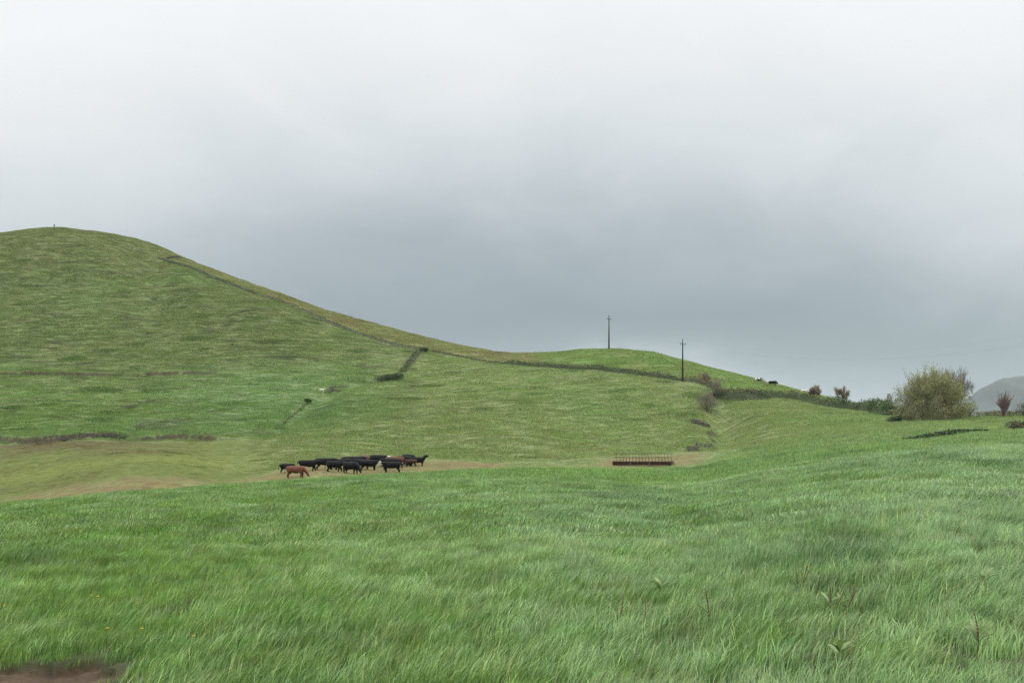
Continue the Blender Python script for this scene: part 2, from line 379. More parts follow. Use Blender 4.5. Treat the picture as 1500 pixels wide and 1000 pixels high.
    tr = np.clip(np.maximum(tr, tr2) * (.80 + .75 * fine + .35 * med + .5 * fbm(x * .9, y * 1.1, 83, 2)), 0, .95)
    return c, tr
lin_g = {k: lineat(k) for k in ORDER}
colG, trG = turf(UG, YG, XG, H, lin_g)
soilA = np.clip(np.maximum(soil, trG), 0, 1)
# rank grass patches and painted terracette shade come with the turf colour, not as soil
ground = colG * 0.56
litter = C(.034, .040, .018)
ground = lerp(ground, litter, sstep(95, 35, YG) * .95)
ground = lerp(ground, np.broadcast_to(EARTH, ground.shape) * (1 + .35 * fbm(XG * .6, YG * .6, 91, 3))[..., None], trG)
ground = lerp(ground, np.broadcast_to(SCAR, ground.shape) * (1 + .5 * fbm(XG * .9, YG * .9, 95, 3))[..., None], soil)
ground = lerp(ground, np.broadcast_to(C(.062, .043, .028), ground.shape) * (1 + .4 * fbm(XG * 3, YG * 3, 93, 3))[..., None], bank)
ground = np.clip(ground * (1 + .30 * fbm(XG * .55, YG * .4, 171, 3) + .15 * fbm(XG * 1.7, YG * 1.1, 173, 2))[..., None], .01, .6)

def bump_mat(nt, vec, scale, strength, dist, detail=5):
    b = N(nt, 'ShaderNodeBump'); b.inputs['Strength'].default_value = strength; b.inputs['Distance'].default_value = dist
    L(nt, noisen(nt, vec, scale, detail, .65), b.inputs['Height']); return b.outputs[0]
def newmat(name):
    m = bpy.data.materials.new(name); m.use_nodes = True; nt = m.node_tree; nt.nodes.clear()
    out = N(nt, 'ShaderNodeOutputMaterial'); p = N(nt, 'ShaderNodeBsdfPrincipled'); L(nt, p.outputs[0], out.inputs['Surface'])
    return m, nt, p, out
def simple(name, c, rough=.7, var=.25, scale=6, bump=0.0, metal=0, spec=.4):
    m, nt, p, out = newmat(name)
    tc = N(nt, 'ShaderNodeTexCoord'); n = noisen(nt, tc.outputs['Object'], scale, 6, .6)
    lo = tuple(x * (1 - var) for x in c); hi = tuple(min(1, x * (1 + var)) for x in c)
    L(nt, ramp(nt, n, [(.3, lo), (.7, hi)]), p.inputs['Base Color'])
    p.inputs['Roughness'].default_value = rough; p.inputs['Metallic'].default_value = metal
    p.inputs['Specular IOR Level'].default_value = spec
    if bump: L(nt, bump_mat(nt, tc.outputs['Object'], scale * 3, .6, bump), p.inputs['Normal'])
    return m

mg, nt, p, out = newmat('pasture_ground')
ac = N(nt, 'ShaderNodeAttribute', attribute_name='turf')
geo = N(nt, 'ShaderNodeNewGeometry')
nf = noisen(nt, geo.outputs['Position'], 2.2, 6, .7)
L(nt, mixc(nt, 1.0, ac.outputs['Color'], ramp(nt, nf, [(.3, (.62, .62, .62)), (.7, (1.3, 1.3, 1.25))]), 'MULTIPLY'), p.inputs['Base Color'])
p.inputs['Roughness'].default_value = .95; p.inputs['Specular IOR Level'].default_value = .15
L(nt, bump_mat(nt, geo.outputs['Position'], 5.0, .8, .08), p.inputs['Normal'])

b = MB()
idx = np.arange(NU * NY).reshape(NU, NY)
b.add(np.stack([XG, YG, Hd], -1), np.stack([idx[:-1, :-1], idx[1:, :-1], idx[1:, 1:], idx[:-1, 1:]], -1).reshape(-1, 4))
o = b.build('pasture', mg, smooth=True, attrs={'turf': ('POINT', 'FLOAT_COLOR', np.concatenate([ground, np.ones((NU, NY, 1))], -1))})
tag(o, kind='structure')

# ------------------------------------------------------------------ grass
def leafmat(name, attr, typ, trans=.28, rough=.42, spec=.40, var='blade'):
    m, nt, p, out = newmat(name)
    a = N(nt, 'ShaderNodeAttribute', attribute_name=attr); a.attribute_type = typ
    bv = N(nt, 'ShaderNodeAttribute', attribute_name=var)
    c = mixc(nt, 1.0, a.outputs['Color'], ramp(nt, bv.outputs['Fac'], [(0, (.26, .36, .27)), (.45, (.82, .91, .80)), (.78, (1.35, 1.28, 1.4)), (1, (2.1, 1.75, 1.75))]), 'MULTIPLY')
    L(nt, c, p.inputs['Base Color']); p.inputs['Roughness'].default_value = rough; p.inputs['Specular IOR Level'].default_value = spec
    t = N(nt, 'ShaderNodeBsdfTranslucent'); L(nt, mixc(nt, 1.0, c, (1.0, 1.15, .6), 'MULTIPLY'), t.inputs['Color'])
    mx = N(nt, 'ShaderNodeMixShader'); mx.inputs[0].default_value = trans
    L(nt, p.outputs[0], mx.inputs[1]); L(nt, t.outputs[0], mx.inputs[2]); L(nt, mx.outputs[0], out.inputs['Surface'])
    return m
GRASS = leafmat('grass_blades', 'tint', 'INSTANCER')

def clump(n, r, lmin, lmax, wid, segs, bend, seed, spread=.7, flat=1.0, oval=1.0):
    g = np.random.default_rng(seed)
    rr = r * np.sqrt(g.random(n)) * (0.75 + .5 * g.random(n)); th = g.random(n) * 2 * np.pi
    base = np.stack([rr * np.cos(th), rr * np.sin(th) * oval, np.zeros(n)], 1)
    az = g.normal(0, spread, n); Ln = g.uniform(lmin, lmax, n) * (1 - .35 * (rr / r / 1.25) ** 2)
    bd = np.clip(g.normal(bend, .22, n), .15, 1.25)
    d = np.stack([np.cos(az), np.sin(az)], 1); tw = az + np.pi / 2 + g.normal(0, .5, n)
    wd = np.stack([np.cos(tw), np.sin(tw), np.zeros(n)], 1) * (wid * g.uniform(.7, 1.3, n))[:, None] * .5
    ss = np.linspace(0, 1, segs + 1)
    # arc: angle from vertical grows along the blade
    ang = 0.12 + bd[:, None] * 1.7 * ss[None] ** 1.3
    step = Ln[:, None] / segs
    hx = np.concatenate([np.zeros((n, 1)), np.cumsum(np.sin(ang[:, :-1]) * step, 1)], 1)
    hz = np.concatenate([np.zeros((n, 1)), np.cumsum(np.cos(ang[:, :-1]) * step, 1)], 1)
    P = base[:, None] + np.stack([hx * d[:, :1], hx * d[:, 1:], hz * flat], -1)
    wf = np.array([.8, 1.0, .9, .6, .3][:segs] if segs > 2 else [1.0, .7])
    Lf = P[:, :segs] - wd[:, None] * wf[None, :, None]; Rt = P[:, :segs] + wd[:, None] * wf[None, :, None]
    V = np.concatenate([Lf, Rt, P[:, segs:]], 1); nv = 2 * segs + 1
    o = np.arange(n)[:, None] * nv
    q = np.concatenate([np.stack([o + i, o + segs + i, o + segs + i + 1, o + i + 1], -1) for i in range(segs - 1)], 1).reshape(-1, 4)
    t = np.stack([o + segs - 1, o + 2 * segs - 1, o + 2 * segs], -1).reshape(-1, 3)
    b = MB(); b.add(V, q); b.f.append(t); b.m.append(np.zeros(len(t)))
    bl = np.repeat(np.clip(g.normal(.48, .26, n), 0, 1), nv)
    return b, bl
gcol = bpy.data.collections.new('grass_tufts')
def tuft(name, *a, **k):
    b, bl = clump(*a, **k)
    me = b.mesh(name, [GRASS], True, {'blade': ('POINT', 'FLOAT', bl)})
    gcol.objects.link(bpy.data.objects.new(name, me))
for i in range(4): tuft(f'a_tuft{i}', 82, .32, .17, .43, .0106, 5, .82, 100 + i, spread=.55)      # near
for i in range(3): tuft(f'b_tuft{i}', 125, .70, .15, .37, .0165, 3, .80, 110 + i, spread=.65)        # middle distance
for i in range(3): tuft(f'c_tuft{i}', 70, 1.3, .16, .40, .036, 2, .55, 120 + i, spread=1.0, oval=.42)       # over the valley
for i in range(3): tuft(f'd_tuft{i}', 75, 1.9, .16, .42, .065, 2, .5, 130 + i, spread=1.2, oval=.36)        # hillside

pts, tin, rot, scl, var = [], [], [], [], []
def scatter(y0, y1, um0, um1, per, kinds, smin, smax, zdrop):
    g = np.random.default_rng(int(y0 * 7 + 1))
    n = int((um1 - um0) / F * (y1 ** 2 - y0 ** 2) / 2 / per)
    y = np.sqrt(g.uniform(y0 ** 2, y1 ** 2, n)); u = g.uniform(um0, um1, n); x = (u - 750) / F * np.maximum(y, 10)
    lin = {k: np.interp(u, US, lineY[k]) for k in ORDER}
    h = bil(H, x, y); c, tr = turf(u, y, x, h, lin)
    so_ = np.clip(np.maximum(bil(soil, x, y), tr), 0, 1); bk = bil(bank, x, y)
    keep = (y < lin['sky'] + 25) & (g.random(n) > np.maximum(tr * .88, bil(soil, x, y) * .6)) & (bk < .25 + .3 * g.random(n))
    # hummocky growth: taller, ranker patches
    rank = fbm(x * .09, y * .06, 73, 3) + .4 * fbm(x * .4, y * .3, 75, 2)
    tus = fbm(x * .8, y * .7, 161, 3); s = g.uniform(smin, smax, n) * (1 + .26 * np.clip(rank, -.6, .9) + .42 * np.clip(tus, -.6, .8)) * (1 - .55 * so_)
    s = s * (1 - .25 * np.clip(contour_lines(h, x, y) * (y > 140), 0, 1)) * (1 + .7 * sstep(.28, .5, fbm(x * .16 + 5, y * .13, 141, 3)) * (y > 125))
    gr = sstep(lin['track'] - 6, lin['track'] + 4, y) * sstep(lin['foot'] + 1, lin['foot'] - 3, y) * sstep(470, 330, u)
    s = s * (1 - .62 * gr); edge = sstep(1.5, 1.0, np.hypot((x + 5.5) / 1.15, (y - 10.95) / 1.45)); s = s * (1 - .5 * edge)
    s = s * (1 - .5 * sstep(lin['crest'] - 14, lin['crest'] - 2, y) * sstep(lin['track'] + 6, lin['track'], y) * sstep(1150, 1030, u))
    c = c * (1 + .15 * np.clip(tus, -.7, .7))[:, None] * (1 + .15 * g.normal(size=(n, 1)) * np.ones((1, 3))) * (1 + .06 * g.normal(size=(n, 3)))
    c = lerp(c, np.broadcast_to(DRY, c.shape), np.clip(so_ * .7 + (g.random(n) < .025) * .5, 0, 1))
    e = .6; nx = -(gz(x + e, y) - gz(x - e, y)) / (2 * e); ny = -(gz(x, y + e) - gz(x, y - e)) / (2 * e)
    yaw = g.normal(0.10, .48, n) * np.where(y > 78, .4, 1) + np.where(y > 78, .25, 1) * (.9 * fbm(x * .33, y * .28, 151, 3) + .6 * fbm(x * .06, y * .05, 153, 2))
    # tilt so that local z follows the slope, after the yaw
    ex = np.arctan2(-ny, 1.0); ey = np.arctan2(nx, 1.0)
    nn = np.stack([nx, ny, np.ones(n)], 1); nn /= np.linalg.norm(nn, axis=1)[:, None]
    fx = np.stack([np.cos(yaw), np.sin(yaw), np.zeros(n)], 1); yx = np.cross(nn, fx); yx /= np.linalg.norm(yx, axis=1)[:, None]; xx = np.cross(yx, nn)
    # euler XYZ from columns xx, yx, nn
    r = np.stack([np.arctan2(yx[:, 2], nn[:, 2]), np.arcsin(np.clip(-xx[:, 2], -1, 1)), np.arctan2(xx[:, 1], xx[:, 0])], 1)
    k = keep
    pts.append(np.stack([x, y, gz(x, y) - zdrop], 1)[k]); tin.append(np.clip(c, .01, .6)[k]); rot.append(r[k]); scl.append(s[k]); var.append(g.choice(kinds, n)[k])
scatter(7.5, 30, -300, 1800, .085, [0, 1, 2, 3], .75, 1.25, .02)
scatter(30, 78, -350, 1850, .26, [4, 5, 6], .75, 1.25, .03)
scatter(78, 205, -380, 1850, .45, [7, 8, 9], .7, 1.2, .05)
scatter(205, 412, -400, 1330, .85, [10, 11, 12], .7, 1.2, .08)
PT = np.concatenate(pts)
me = bpy.data.meshes.new('grass'); me.vertices.add(len(PT)); me.vertices.foreach_set('co', PT.astype(np.float32).ravel())
def pat(name, typ, arr, key):
    a = me.attributes.new(name, typ, 'POINT'); a.data.foreach_set(key, np.ascontiguousarray(arr).ravel())
T4 = np.concatenate(tin); pat('tint', 'FLOAT_COLOR', np.concatenate([T4, np.ones((len(T4), 1))], 1).astype(np.float32), 'color')
pat('rot', 'FLOAT_VECTOR', np.concatenate(rot).astype(np.float32), 'vector')
pat('scl', 'FLOAT', np.concatenate(scl).astype(np.float32), 'value')
pat('kind_index', 'INT', np.concatenate(var).astype(np.int32), 'value')
me.materials.append(GRASS)
go = bpy.data.objects.new('grass', me); COL.objects.link(go)
tag(go, 'long wind-combed green grass covering the whole pasture', 'grass', kind='stuff')
ng = bpy.data.node_groups.new('grass_scatter', 'GeometryNodeTree')
ng.interface.new_socket('Geometry', in_out='INPUT', socket_type='NodeSocketGeometry')
ng.interface.new_socket('Geometry', in_out='OUTPUT', socket_type='NodeSocketGeometry')
gi = ng.nodes.new('NodeGroupInput'); gout = ng.nodes.new('NodeGroupOutput')
iop = ng.nodes.new('GeometryNodeInstanceOnPoints'); ci = ng.nodes.new('GeometryNodeCollectionInfo')
ci.inputs['Collection'].default_value = gcol; ci.inputs['Separate Children'].default_value = True; ci.inputs['Reset Children'].default_value = True
def nat(nm, dt):
    n = ng.nodes.new('GeometryNodeInputNamedAttribute'); n.data_type = dt; n.inputs['Name'].default_value = nm
    return [s for s in n.outputs if s.name == 'Attribute' and s.enabled][0]
iop.inputs['Pick Instance'].default_value = True
ng.links.new(gi.outputs[0], iop.inputs['Points']); ng.links.new(ci.outputs[0], iop.inputs['Instance'])
ng.links.new(nat('kind_index', 'INT'), iop.inputs['Instance Index']); ng.links.new(nat('rot', 'FLOAT_VECTOR'), iop.inputs['Rotation'])
ng.links.new(nat('scl', 'FLOAT'), iop.inputs['Scale']); ng.links.new(iop.outputs[0], gout.inputs[0])
md = go.modifiers.new('scatter', 'NODES'); md.node_group = ng
print('grass tufts', len(PT))

# ------------------------------------------------------------------ distant hills
mh, nt, p, out = newmat('distant_woods')
tc = N(nt, 'ShaderNodeTexCoord')
nf = noisen(nt, tc.outputs['Object'], .02, 6, .65)
L(nt, ramp(nt, nf, [(.35, (.008, .014, .014)), (.55, (.014, .024, .018)), (.7, (.030, .044, .028))]), p.inputs['Base Color']); p.inputs['Roughness'].default_value = .95
def hillrange(name, u0, u1, Y0, prof, depth, seed):
    us = np.linspace(u0, u1, 160); ts = np.linspace(-1, 1.2, 50)
    v = pchip(*np.array(prof, float).T, us); hh = (HZ - v) * Y0 / F + 80
    U, T = np.meshgrid(us, ts, indexing='ij'); Y = Y0 + T * depth; X = (U - 750) / F * Y0
    Z = hh[:, None] * np.exp(-(T * 1.9) ** 2) * (1 + .12 * fbm(X * .004, Y * .004, seed, 4)) + 9 * fbm(X * .02, Y * .02, seed + 5, 3) - 80
    b = MB(); i = np.arange(U.size).reshape(U.shape)
    b.add(np.stack([X, Y, Z], -1), np.stack([i[:-1, :-1], i[1:, :-1], i[1:, 1:], i[:-1, 1:]], -1).reshape(-1, 4))
    return tag(b.build(name, mh, smooth=True), kind='structure')
hillrange('distant_hill', 1390, 1900, 5200, [(1390, 604), (1420, 596), (1437, 588), (1450, 572), (1462, 560), (1480, 555), (1500, 553), (1600, 548), (1750, 560), (1900, 610)], 900, 5)
hillrange('distant_hills', 980, 1560, 7000, [(980, 604), (1060, 596), (1140, 584), (1180, 588), (1260, 592), (1310, 586), (1370, 592), (1410, 584), (1440, 580), (1480, 590), (1560, 600)], 900, 9)

# ------------------------------------------------------------------ foliage builders
def foliage(name, typ='POINT'):
    return leafmat(name, 'tint', 'GEOMETRY', trans=.2, rough=.6, spec=.25)
LEAF = foliage('leaf_sprays')
BARK = simple('bark', (.075, .062, .052), .9, .35, 3, .01)
TWIG = simple('twig_bark', (.15, .125, .11), .9, .3, 2, 0)
def quads(b, P, size, g, up=.35):
    n = len(P); d = g.normal(size=(n, 3)); d[:, 2] += up; d /= np.linalg.norm(d, axis=1)[:, None]
    e = g.normal(size=(n, 3)); a = np.cross(d, e); a /= np.linalg.norm(a, axis=1)[:, None]; c = np.cross(d, a)
    s = (np.asarray(size) * g.uniform(.6, 1.4, n))[:, None]
    V = np.stack([P - a * s * .5, P + c * s * .28, P + a * s * .5, P - c * s * .28], 1)
    b.add(V, np.arange(4 * n).reshape(n, 4)); return n
def leafmesh(P, cols, size, g, name, parent=None, up=.35):
    b = MB(); n = quads(b, P, size, g, up)
    c4 = np.concatenate([np.repeat(cols, 4, 0), np.ones((4 * n, 1))], 1)
    return b.build(name, LEAF, parent, attrs={'tint': ('POINT', 'FLOAT_COLOR', np.clip(c4, .005, .7)), 'blade': ('POINT', 'FLOAT', np.repeat(np.clip(g.normal(.5, .25, n), 0, 1), 4))})
def palette(g, n, cs, wts=None, P=None, sc=.35, seed=0):
    cs = np.array(cs, float)
    if P is not None:      # neighbouring sprays share a colour
        q = fbm(P[:, 0] * sc + seed, (P[:, 1] + P[:, 2]) * sc, seed + 3, 2) * .8 + .5 + g.normal(0, .18, n)
        q = np.clip(q, 0, .999) * len(cs); c = cs[q.astype(int)]
    else: c = cs[g.choice(len(cs), n, p=wts)]
    return c * g.uniform(.75, 1.25, (n, 1))

SOILM = simple('raw_soil', (.034, .029, .019), .95, .5, 2, .05)
BANKM = simple('turf_bank', (.048, .062, .027), .95, .45, 1.5, .05)
def worldpath(uv, lo=60, step=1.0):
    """ground points along a run of (column, row) corners, evenly spaced in metres"""
    P = np.array([at(u, v, lo) for u, v in uv]); P2 = [P[0]]
    for a, b in zip(P[:-1], P[1:]):
        n = max(1, int(np.linalg.norm(b[:2] - a[:2]) / step))
        P2 += [a + (b - a) * (i + 1) / n for i in range(n)]
    P2 = np.array(P2); P2[:, 2] = gz(P2[:, 0], P2[:, 1]); return P2
def hedge_bank(name, uv, height, width, dens, cols, label, cat, lo=60, seed=1, leaf=.26, bank=True, group=None, bankw=.8, top=None, bm=None):
    g = np.random.default_rng(seed); P = worldpath(uv, lo); o0 = P[len(P) // 2].copy()
    r = empty(name, o0); tag(r, label, cat, group)
    tan = np.gradient(P[:, :2], axis=0); tan /= np.linalg.norm(tan, axis=1)[:, None] + 1e-9; nor = np.stack([-tan[:, 1], tan[:, 0]], 1)
    m = len(P); s = np.arange(m)
    hv = height * (.75 + .5 * fbm(s * .21, s * 0 + seed, seed, 3)) * np.minimum(1, np.minimum(s + 1.5, m - s + .5) / 3.0)
    if bank:
        prof = np.array([(-1.0, -.12), (-.62, .55), (-.25, .9), (.25, .9), (.62, .55), (1.0, -.12)])
        V = np.zeros((m, 6, 3)); V[:, :, :2] = P[:, None, :2] + nor[:, None] * prof[None, :, :1] * width * bankw * .5
        V[:, :, 2] = gz(V[:, :, 0], V[:, :, 1]) + prof[None, :, 1] * hv[:, None] * .62
        V += g.normal(0, .06, V.shape); i = np.arange(m * 6).reshape(m, 6)
        b = MB(); b.add(V - o0, np.stack([i[:-1, :-1], i[1:, :-1], i[1:, 1:], i[:-1, 1:]], -1).reshape(-1, 4)); b.build('bank', bm or BANKM, r, True)
    n = int(dens * m); k = g.integers(0, m, n); lat = np.clip(g.normal(0, .36, n), -1, 1) * width * .62
    xy = P[k, :2] + nor[k] * lat[:, None] + tan[k] * g.uniform(-.8, .8, n)[:, None]
    z = gz(xy[:, 0], xy[:, 1]) + hv[k] * g.random(n) ** .7 * np.sqrt(np.clip(1 - (lat / width / .75) ** 2, .05, 1)) * (1 + .3 * fbm(xy[:, 0] * .9, xy[:, 1] * .9, seed, 2))
    Q = np.stack([xy[:, 0], xy[:, 1], z], 1)
    cc = palette(g, n, cols, P=Q, seed=seed)
    if top is not None:
        t = np.clip((lat / width + .05) * 3 + (z - gz(xy[:, 0], xy[:, 1])) / height * .6 - .25 + .22 + g.normal(0, .25, n), 0, 1)
        cc = lerp(cc, palette(g, n, top, P=Q, seed=seed + 2), t)
    leafmesh(Q - o0, cc, leaf, g, 'foliage', r); return r

DG, DG2, MGN = (.036, .062, .028), (.058, .095, .040), (.105, .155, .062)
STRAW, RUST, BRN, GRY = (.17, .14, .08), (.16, .092, .055), (.075, .062, .040), (.085, .085, .058)
hb = 'overgrown field banks crossing the hills'
hedge_bank('field_bank', [(233, 378), (262, 388), (300, 402), (345, 420), (374, 431)], 1.0, 1.6, 60, [DG2, (.05, .07, .03), BRN], 'dark grassy bank running steeply down the top of the big hill', 'field bank', lo=180, seed=21, group=hb)
hedge_bank('field_bank', [(382, 433), (430, 449), (470, 467), (510, 484), (560, 500), (613, 512)], .8, 3.2, 60, [DG2, BRN, GRY, (.08, .10, .04)], 'rough grey brown field bank running down the slope to the bank junction bush', 'field bank', lo=180, seed=22, group=hb)
hedge_bank('field_bank', [(630, 514), (660, 520), (700, 528), (738, 533)], .6, 1.3, 55, [DG2, BRN, (.09, .11, .04)], 'thin low field bank between the bank junction and the darker hedge on the saddle', 'field bank', lo=180, seed=23, group=hb)
hedge_bank('field_bank', [(742, 533), (790, 537), (830, 540), (870, 541), (920, 547), (965, 553), (994, 557)], 1.35, 1.8, 110, [DG, DG2, BRN, (.07, .08, .04)], 'dark hedge bank across the knoll ending at the nearer utility pole', 'field bank', lo=180, seed=24, group=hb)
hedge_bank('field_bank', [(616, 514), (606, 524), (598, 536), (590, 545)], 1.0, 2.0, 110, [DG2, (.10, .12, .055), GRY, (.08, .10, .045)], 'short bank dropping from the junction towards the oval dark bush', 'field bank', lo=150, seed=25, group=hb)
hedge_bank('field_bank', [(452, 588), (440, 600), (425, 612), (408, 628)], .25, .9, 22, [(.11, .12, .055), (.10, .13, .055), (.09, .11, .04)], 'faint broken bank along the gully below the white calf', 'field bank', lo=140, seed=26, group=hb, bank=False)
hedge_bank('ruined_bank', [(246, 379), (254, 378.5), (262, 378)], 1.3, 1.8, 150, [BRN, DG, GRY], 'small dark ruined bank end near the skyline of the big hill', 'field bank', lo=250, seed=27)

def shrub(name, u, v, wid, hgt, cols, label, lo=60, seed=1, n=2500, leaf=.2, flat=1.0, stems=10, group=None, cat='shrub', lob=5, long=0.8):
    """rounded low shrub: stems and a lobed crown of leaf sprays"""
    g = np.random.default_rng(seed); p0 = np.array(at(u, v, lo)); r = empty(name, p0); tag(r, label, cat, group)
    b = MB()
    cs = np.stack([g.uniform(-.32, .32, lob) * wid, g.uniform(-.3, .3, lob) * wid * long, g.uniform(.35, .62, lob) * hgt], 1)
    rs = g.uniform(.26, .42, lob)
    Q = []
    for c, q in zip(cs, rs):
        m = n // lob; d = g.normal(size=(m, 3)); d /= np.linalg.norm(d, axis=1)[:, None]
        rad = q * (g.random(m) ** .38) * (1 + .35 * fbm(d[:, 0] * 2.3 + c[0], d[:, 1] * 2.3 + d[:, 2], seed, 3))
        Q.append(c + d * rad[:, None] * np.array([wid, wid * long, hgt * 1.15]))
    Q = np.concatenate(Q); gzv = gz(Q[:, 0] + p0[0], Q[:, 1] + p0[1]) - p0[2]
    k = Q[:, 2] > -.05 * hgt; Q = Q[k]; Q[:, 2] = np.maximum(Q[:, 2], .03) + gzv[k]
    for i in range(stems):
        e = Q[g.integers(0, len(Q))]; s0 = np.array([e[0] * .25, e[1] * .25, 0]); s0[2] = float(gz(s0[0] + p0[0], s0[1] + p0[1])) - p0[2] - .15
        mid = (s0 + e) / 2 + g.normal(0, .06, 3) * wid
        b.tube([s0, mid, e], [.05, .035, .012], 4)
    b.build('stems', BARK, r)
    leafmesh(Q, palette(g, len(Q), cols, P=Q, sc=1.2, seed=seed), leaf, g, 'crown', r); return r

def grow(g, p, d, ln, rad, lvl, segs, tips, spread=.6, up=.12, nb=(3, 5), shrink=.66, wob=.16):
    n = 4; P = [p]; dd = d.copy()
    for i in range(n):
        dd = dd + g.normal(0, wob, 3) + np.array([0, 0, up * .5]); dd /= np.linalg.norm(dd); P.append(P[-1] + dd * ln / n)
    P = np.array(P); segs.append((P, np.linspace(rad, rad * .55, n + 1), lvl))
    if lvl == 0: tips.append(P); return
    for i in range(g.integers(*nb)):
        t = g.uniform(.35, 1.0); q = P[0] + (P[-1] - P[0]) * 0; f = t * n; k = min(int(f), n - 1); q = P[k] + (P[k + 1] - P[k]) * (f - k)
        ax = g.normal(size=3); ax -= ax.dot(dd) * dd; ax /= np.linalg.norm(ax) + 1e-9
        nd = dd + ax * spread * g.uniform(.6, 1.4); nd[2] += up; nd /= np.linalg.norm(nd)
        grow(g, q, nd, ln * shrink * g.uniform(.75, 1.2), rad * .55 * (1 - .3 * t) + .003, lvl - 1, segs, tips, spread, up, nb, shrink, wob)
def tree(name, u, v, hgt, label, lo=60, seed=1, stems=1, lean=.5, lvl=3, leafc=None, leafn=0, leaf=.12, trunk=.16, cat='tree', group=None, spread=.6, up=.12, nb=(3, 5), wid=None, twigm=None, first=.42, fill=0, ymove=0, minr=.012, shrink=.66, dome=0):
    g = np.random.default_rng(seed); p0 = np.array(at(u, v, lo))
    if ymove: p0[0] *= (p0[1] + ymove) / p0[1]; p0[1] += ymove; p0[2] = float(gz(p0[0], p0[1]))
    r = empty(name, p0); tag(r, label, cat, group); segs, tips = [], []
    for i in range(stems):
        a = i / stems * 2 * np.pi + g.uniform(-.4, .4); s = lean * g.uniform(.5, 1.3) if stems > 1 else lean * .2
        d = np.array([math.cos(a) * s, math.sin(a) * s * .8, 1.0]); d /= np.linalg.norm(d)
        q = np.array([math.cos(a), math.sin(a), 0]) * (trunk * .9 if stems > 1 else 0); q[2] = float(gz(p0[0] + q[0], p0[1] + q[1])) - p0[2] - .25
        grow(g, q, d, hgt * first, trunk * (1 if stems == 1 else .6), lvl, segs, tips, spread, up, nb, shrink)
    allp = np.concatenate([s[0] for s in segs]); kz = hgt / (allp[:, 2].max()); ext = np.abs(allp[:, 0]).max()
    kx = (wid / 2 / ext) if wid else kz
    S = np.array([kx, kx, kz]); b, bt = MB(), MB()
    for P, R, lv in segs:
        (b if lv >= lvl - 1 else bt).tube(P * S, np.maximum(R, minr), 6 if lv >= lvl - 1 else 3, cap=lv >= lvl - 1)
    b.build('trunk', BARK, r, True); tw = bt.build('twigs', twigm or TWIG, r) if bt.n else None
    if leafn:
        T = np.array(tips); k = g.integers(0, len(T), leafn); t = g.random(leafn) * 3.999; i = t.astype(int)
        Q = T[k, i] + (T[k, i + 1] - T[k, i]) * (t - i)[:, None] + g.normal(0, .10, (leafn, 3)); Q = Q * S
        if fill:
            m = int(leafn * fill); j = g.integers(0, leafn, m); Q = np.concatenate([Q, Q[j] * np.array([.93, .93, .9]) + g.normal(0, .25, (m, 3))])
        if dome:
            d = g.normal(size=(dome, 3)); d /= np.linalg.norm(d, axis=1)[:, None]; d[:, 2] = np.abs(d[:, 2])
            rr = g.random(dome) ** .45 * (.86 + .5 * fbm(np.arctan2(d[:, 1], d[:, 0]) * 2.2, d[:, 2] * 4.5, seed, 3))
            q = d * rr[:, None] * np.array([wid * .52, wid * .47, hgt * .97]); q[:, :2] *= (1 - .30 * (q[:, 2] / hgt) ** 2)[:, None]
            Q = np.concatenate([Q, q[fbm(q[:, 0] * .9, q[:, 2] * .9 + q[:, 1] * .5, seed + 1, 2) + g.normal(0, .3, dome) > -.16]])
        gq = gz(Q[:, 0] + p0[0], Q[:, 1] + p0[1]) - p0[2]; Q = Q[Q[:, 2] > gq + .05]
        leafmesh(Q, palette(g, len(Q), leafc, P=Q, sc=.7, seed=seed), leaf, g, 'crown', r, up=.2)
    return r

# dark clumps on the slope
shrub('dark_shrub', 622, 516, 2.4, 1.6, [DG, DG2, BRN], 'small dark bush where the field banks meet on the slope', lo=200, seed=31, n=900, leaf=.25)
shrub('rush_clump', 569, 558, 6.4, 1.9, [DG, DG2, (.03, .06, .03)], 'wide dark oval bush lying low in the middle of the hillside', lo=170, seed=32, n=2600, leaf=.28, lob=7, long=.5)
shrub('dark_shrub', 451, 589, 1.6, .9, [DG, DG2], 'small dark bush beside the gully below the white calf', lo=150, seed=33, n=700, leaf=.22)

sb = 'slipped turf banks with raw earth'
hedge_bank('slipped_bank', [(1012, 619.5), (1022, 618), (1030, 619), (1037, 624)], 1.1, 1.3, 14, [DG2, (.10, .12, .05)], 'highest slipped bank of raw dark earth, just below the round bare bush', 'earth bank', lo=140, seed=81, group=sb, bankw=1.0, bm=SOILM)
hedge_bank('slipped_bank', [(1037, 637), (1043, 635), (1050, 640)], .9, 1.2, 14, [DG2, (.10, .12, .05)], 'small slipped earth bank halfway down the gully', 'earth bank', lo=130, seed=82, group=sb, bankw=1.0, bm=SOILM)
hedge_bank('slipped_bank', [(1008, 660), (1019, 657), (1034, 656.5), (1044, 653)], .9, 1.2, 14, [DG2, (.10, .12, .05)], 'lowest slipped earth bank, just above the bare earth right of the feeder', 'earth bank', lo=125, seed=83, group=sb, bankw=1.0, bm=SOILM)
hedge_bank('slipped_bank', [(480, 573), (486, 569), (498, 567.5), (507, 567)], .8, 1.2, 12, [DG2, (.10, .12, .05)], 'slipped brown earth bank beside the white calf on the hillside', 'earth bank', lo=170, seed=84, group=sb, bankw=1.0, bm=SOILM)
hedge_bank('slipped_bank', [(60, 645), (90, 641), (120, 639), (150, 638.5), (185, 642)], .5, 1.0, 14, [(.10, .095, .05), (.12, .13, .055)], 'long low brown earth bank above the grazed field on the left', 'earth bank', lo=120, seed=85, group=sb, bankw=1.0, bm=SOILM)
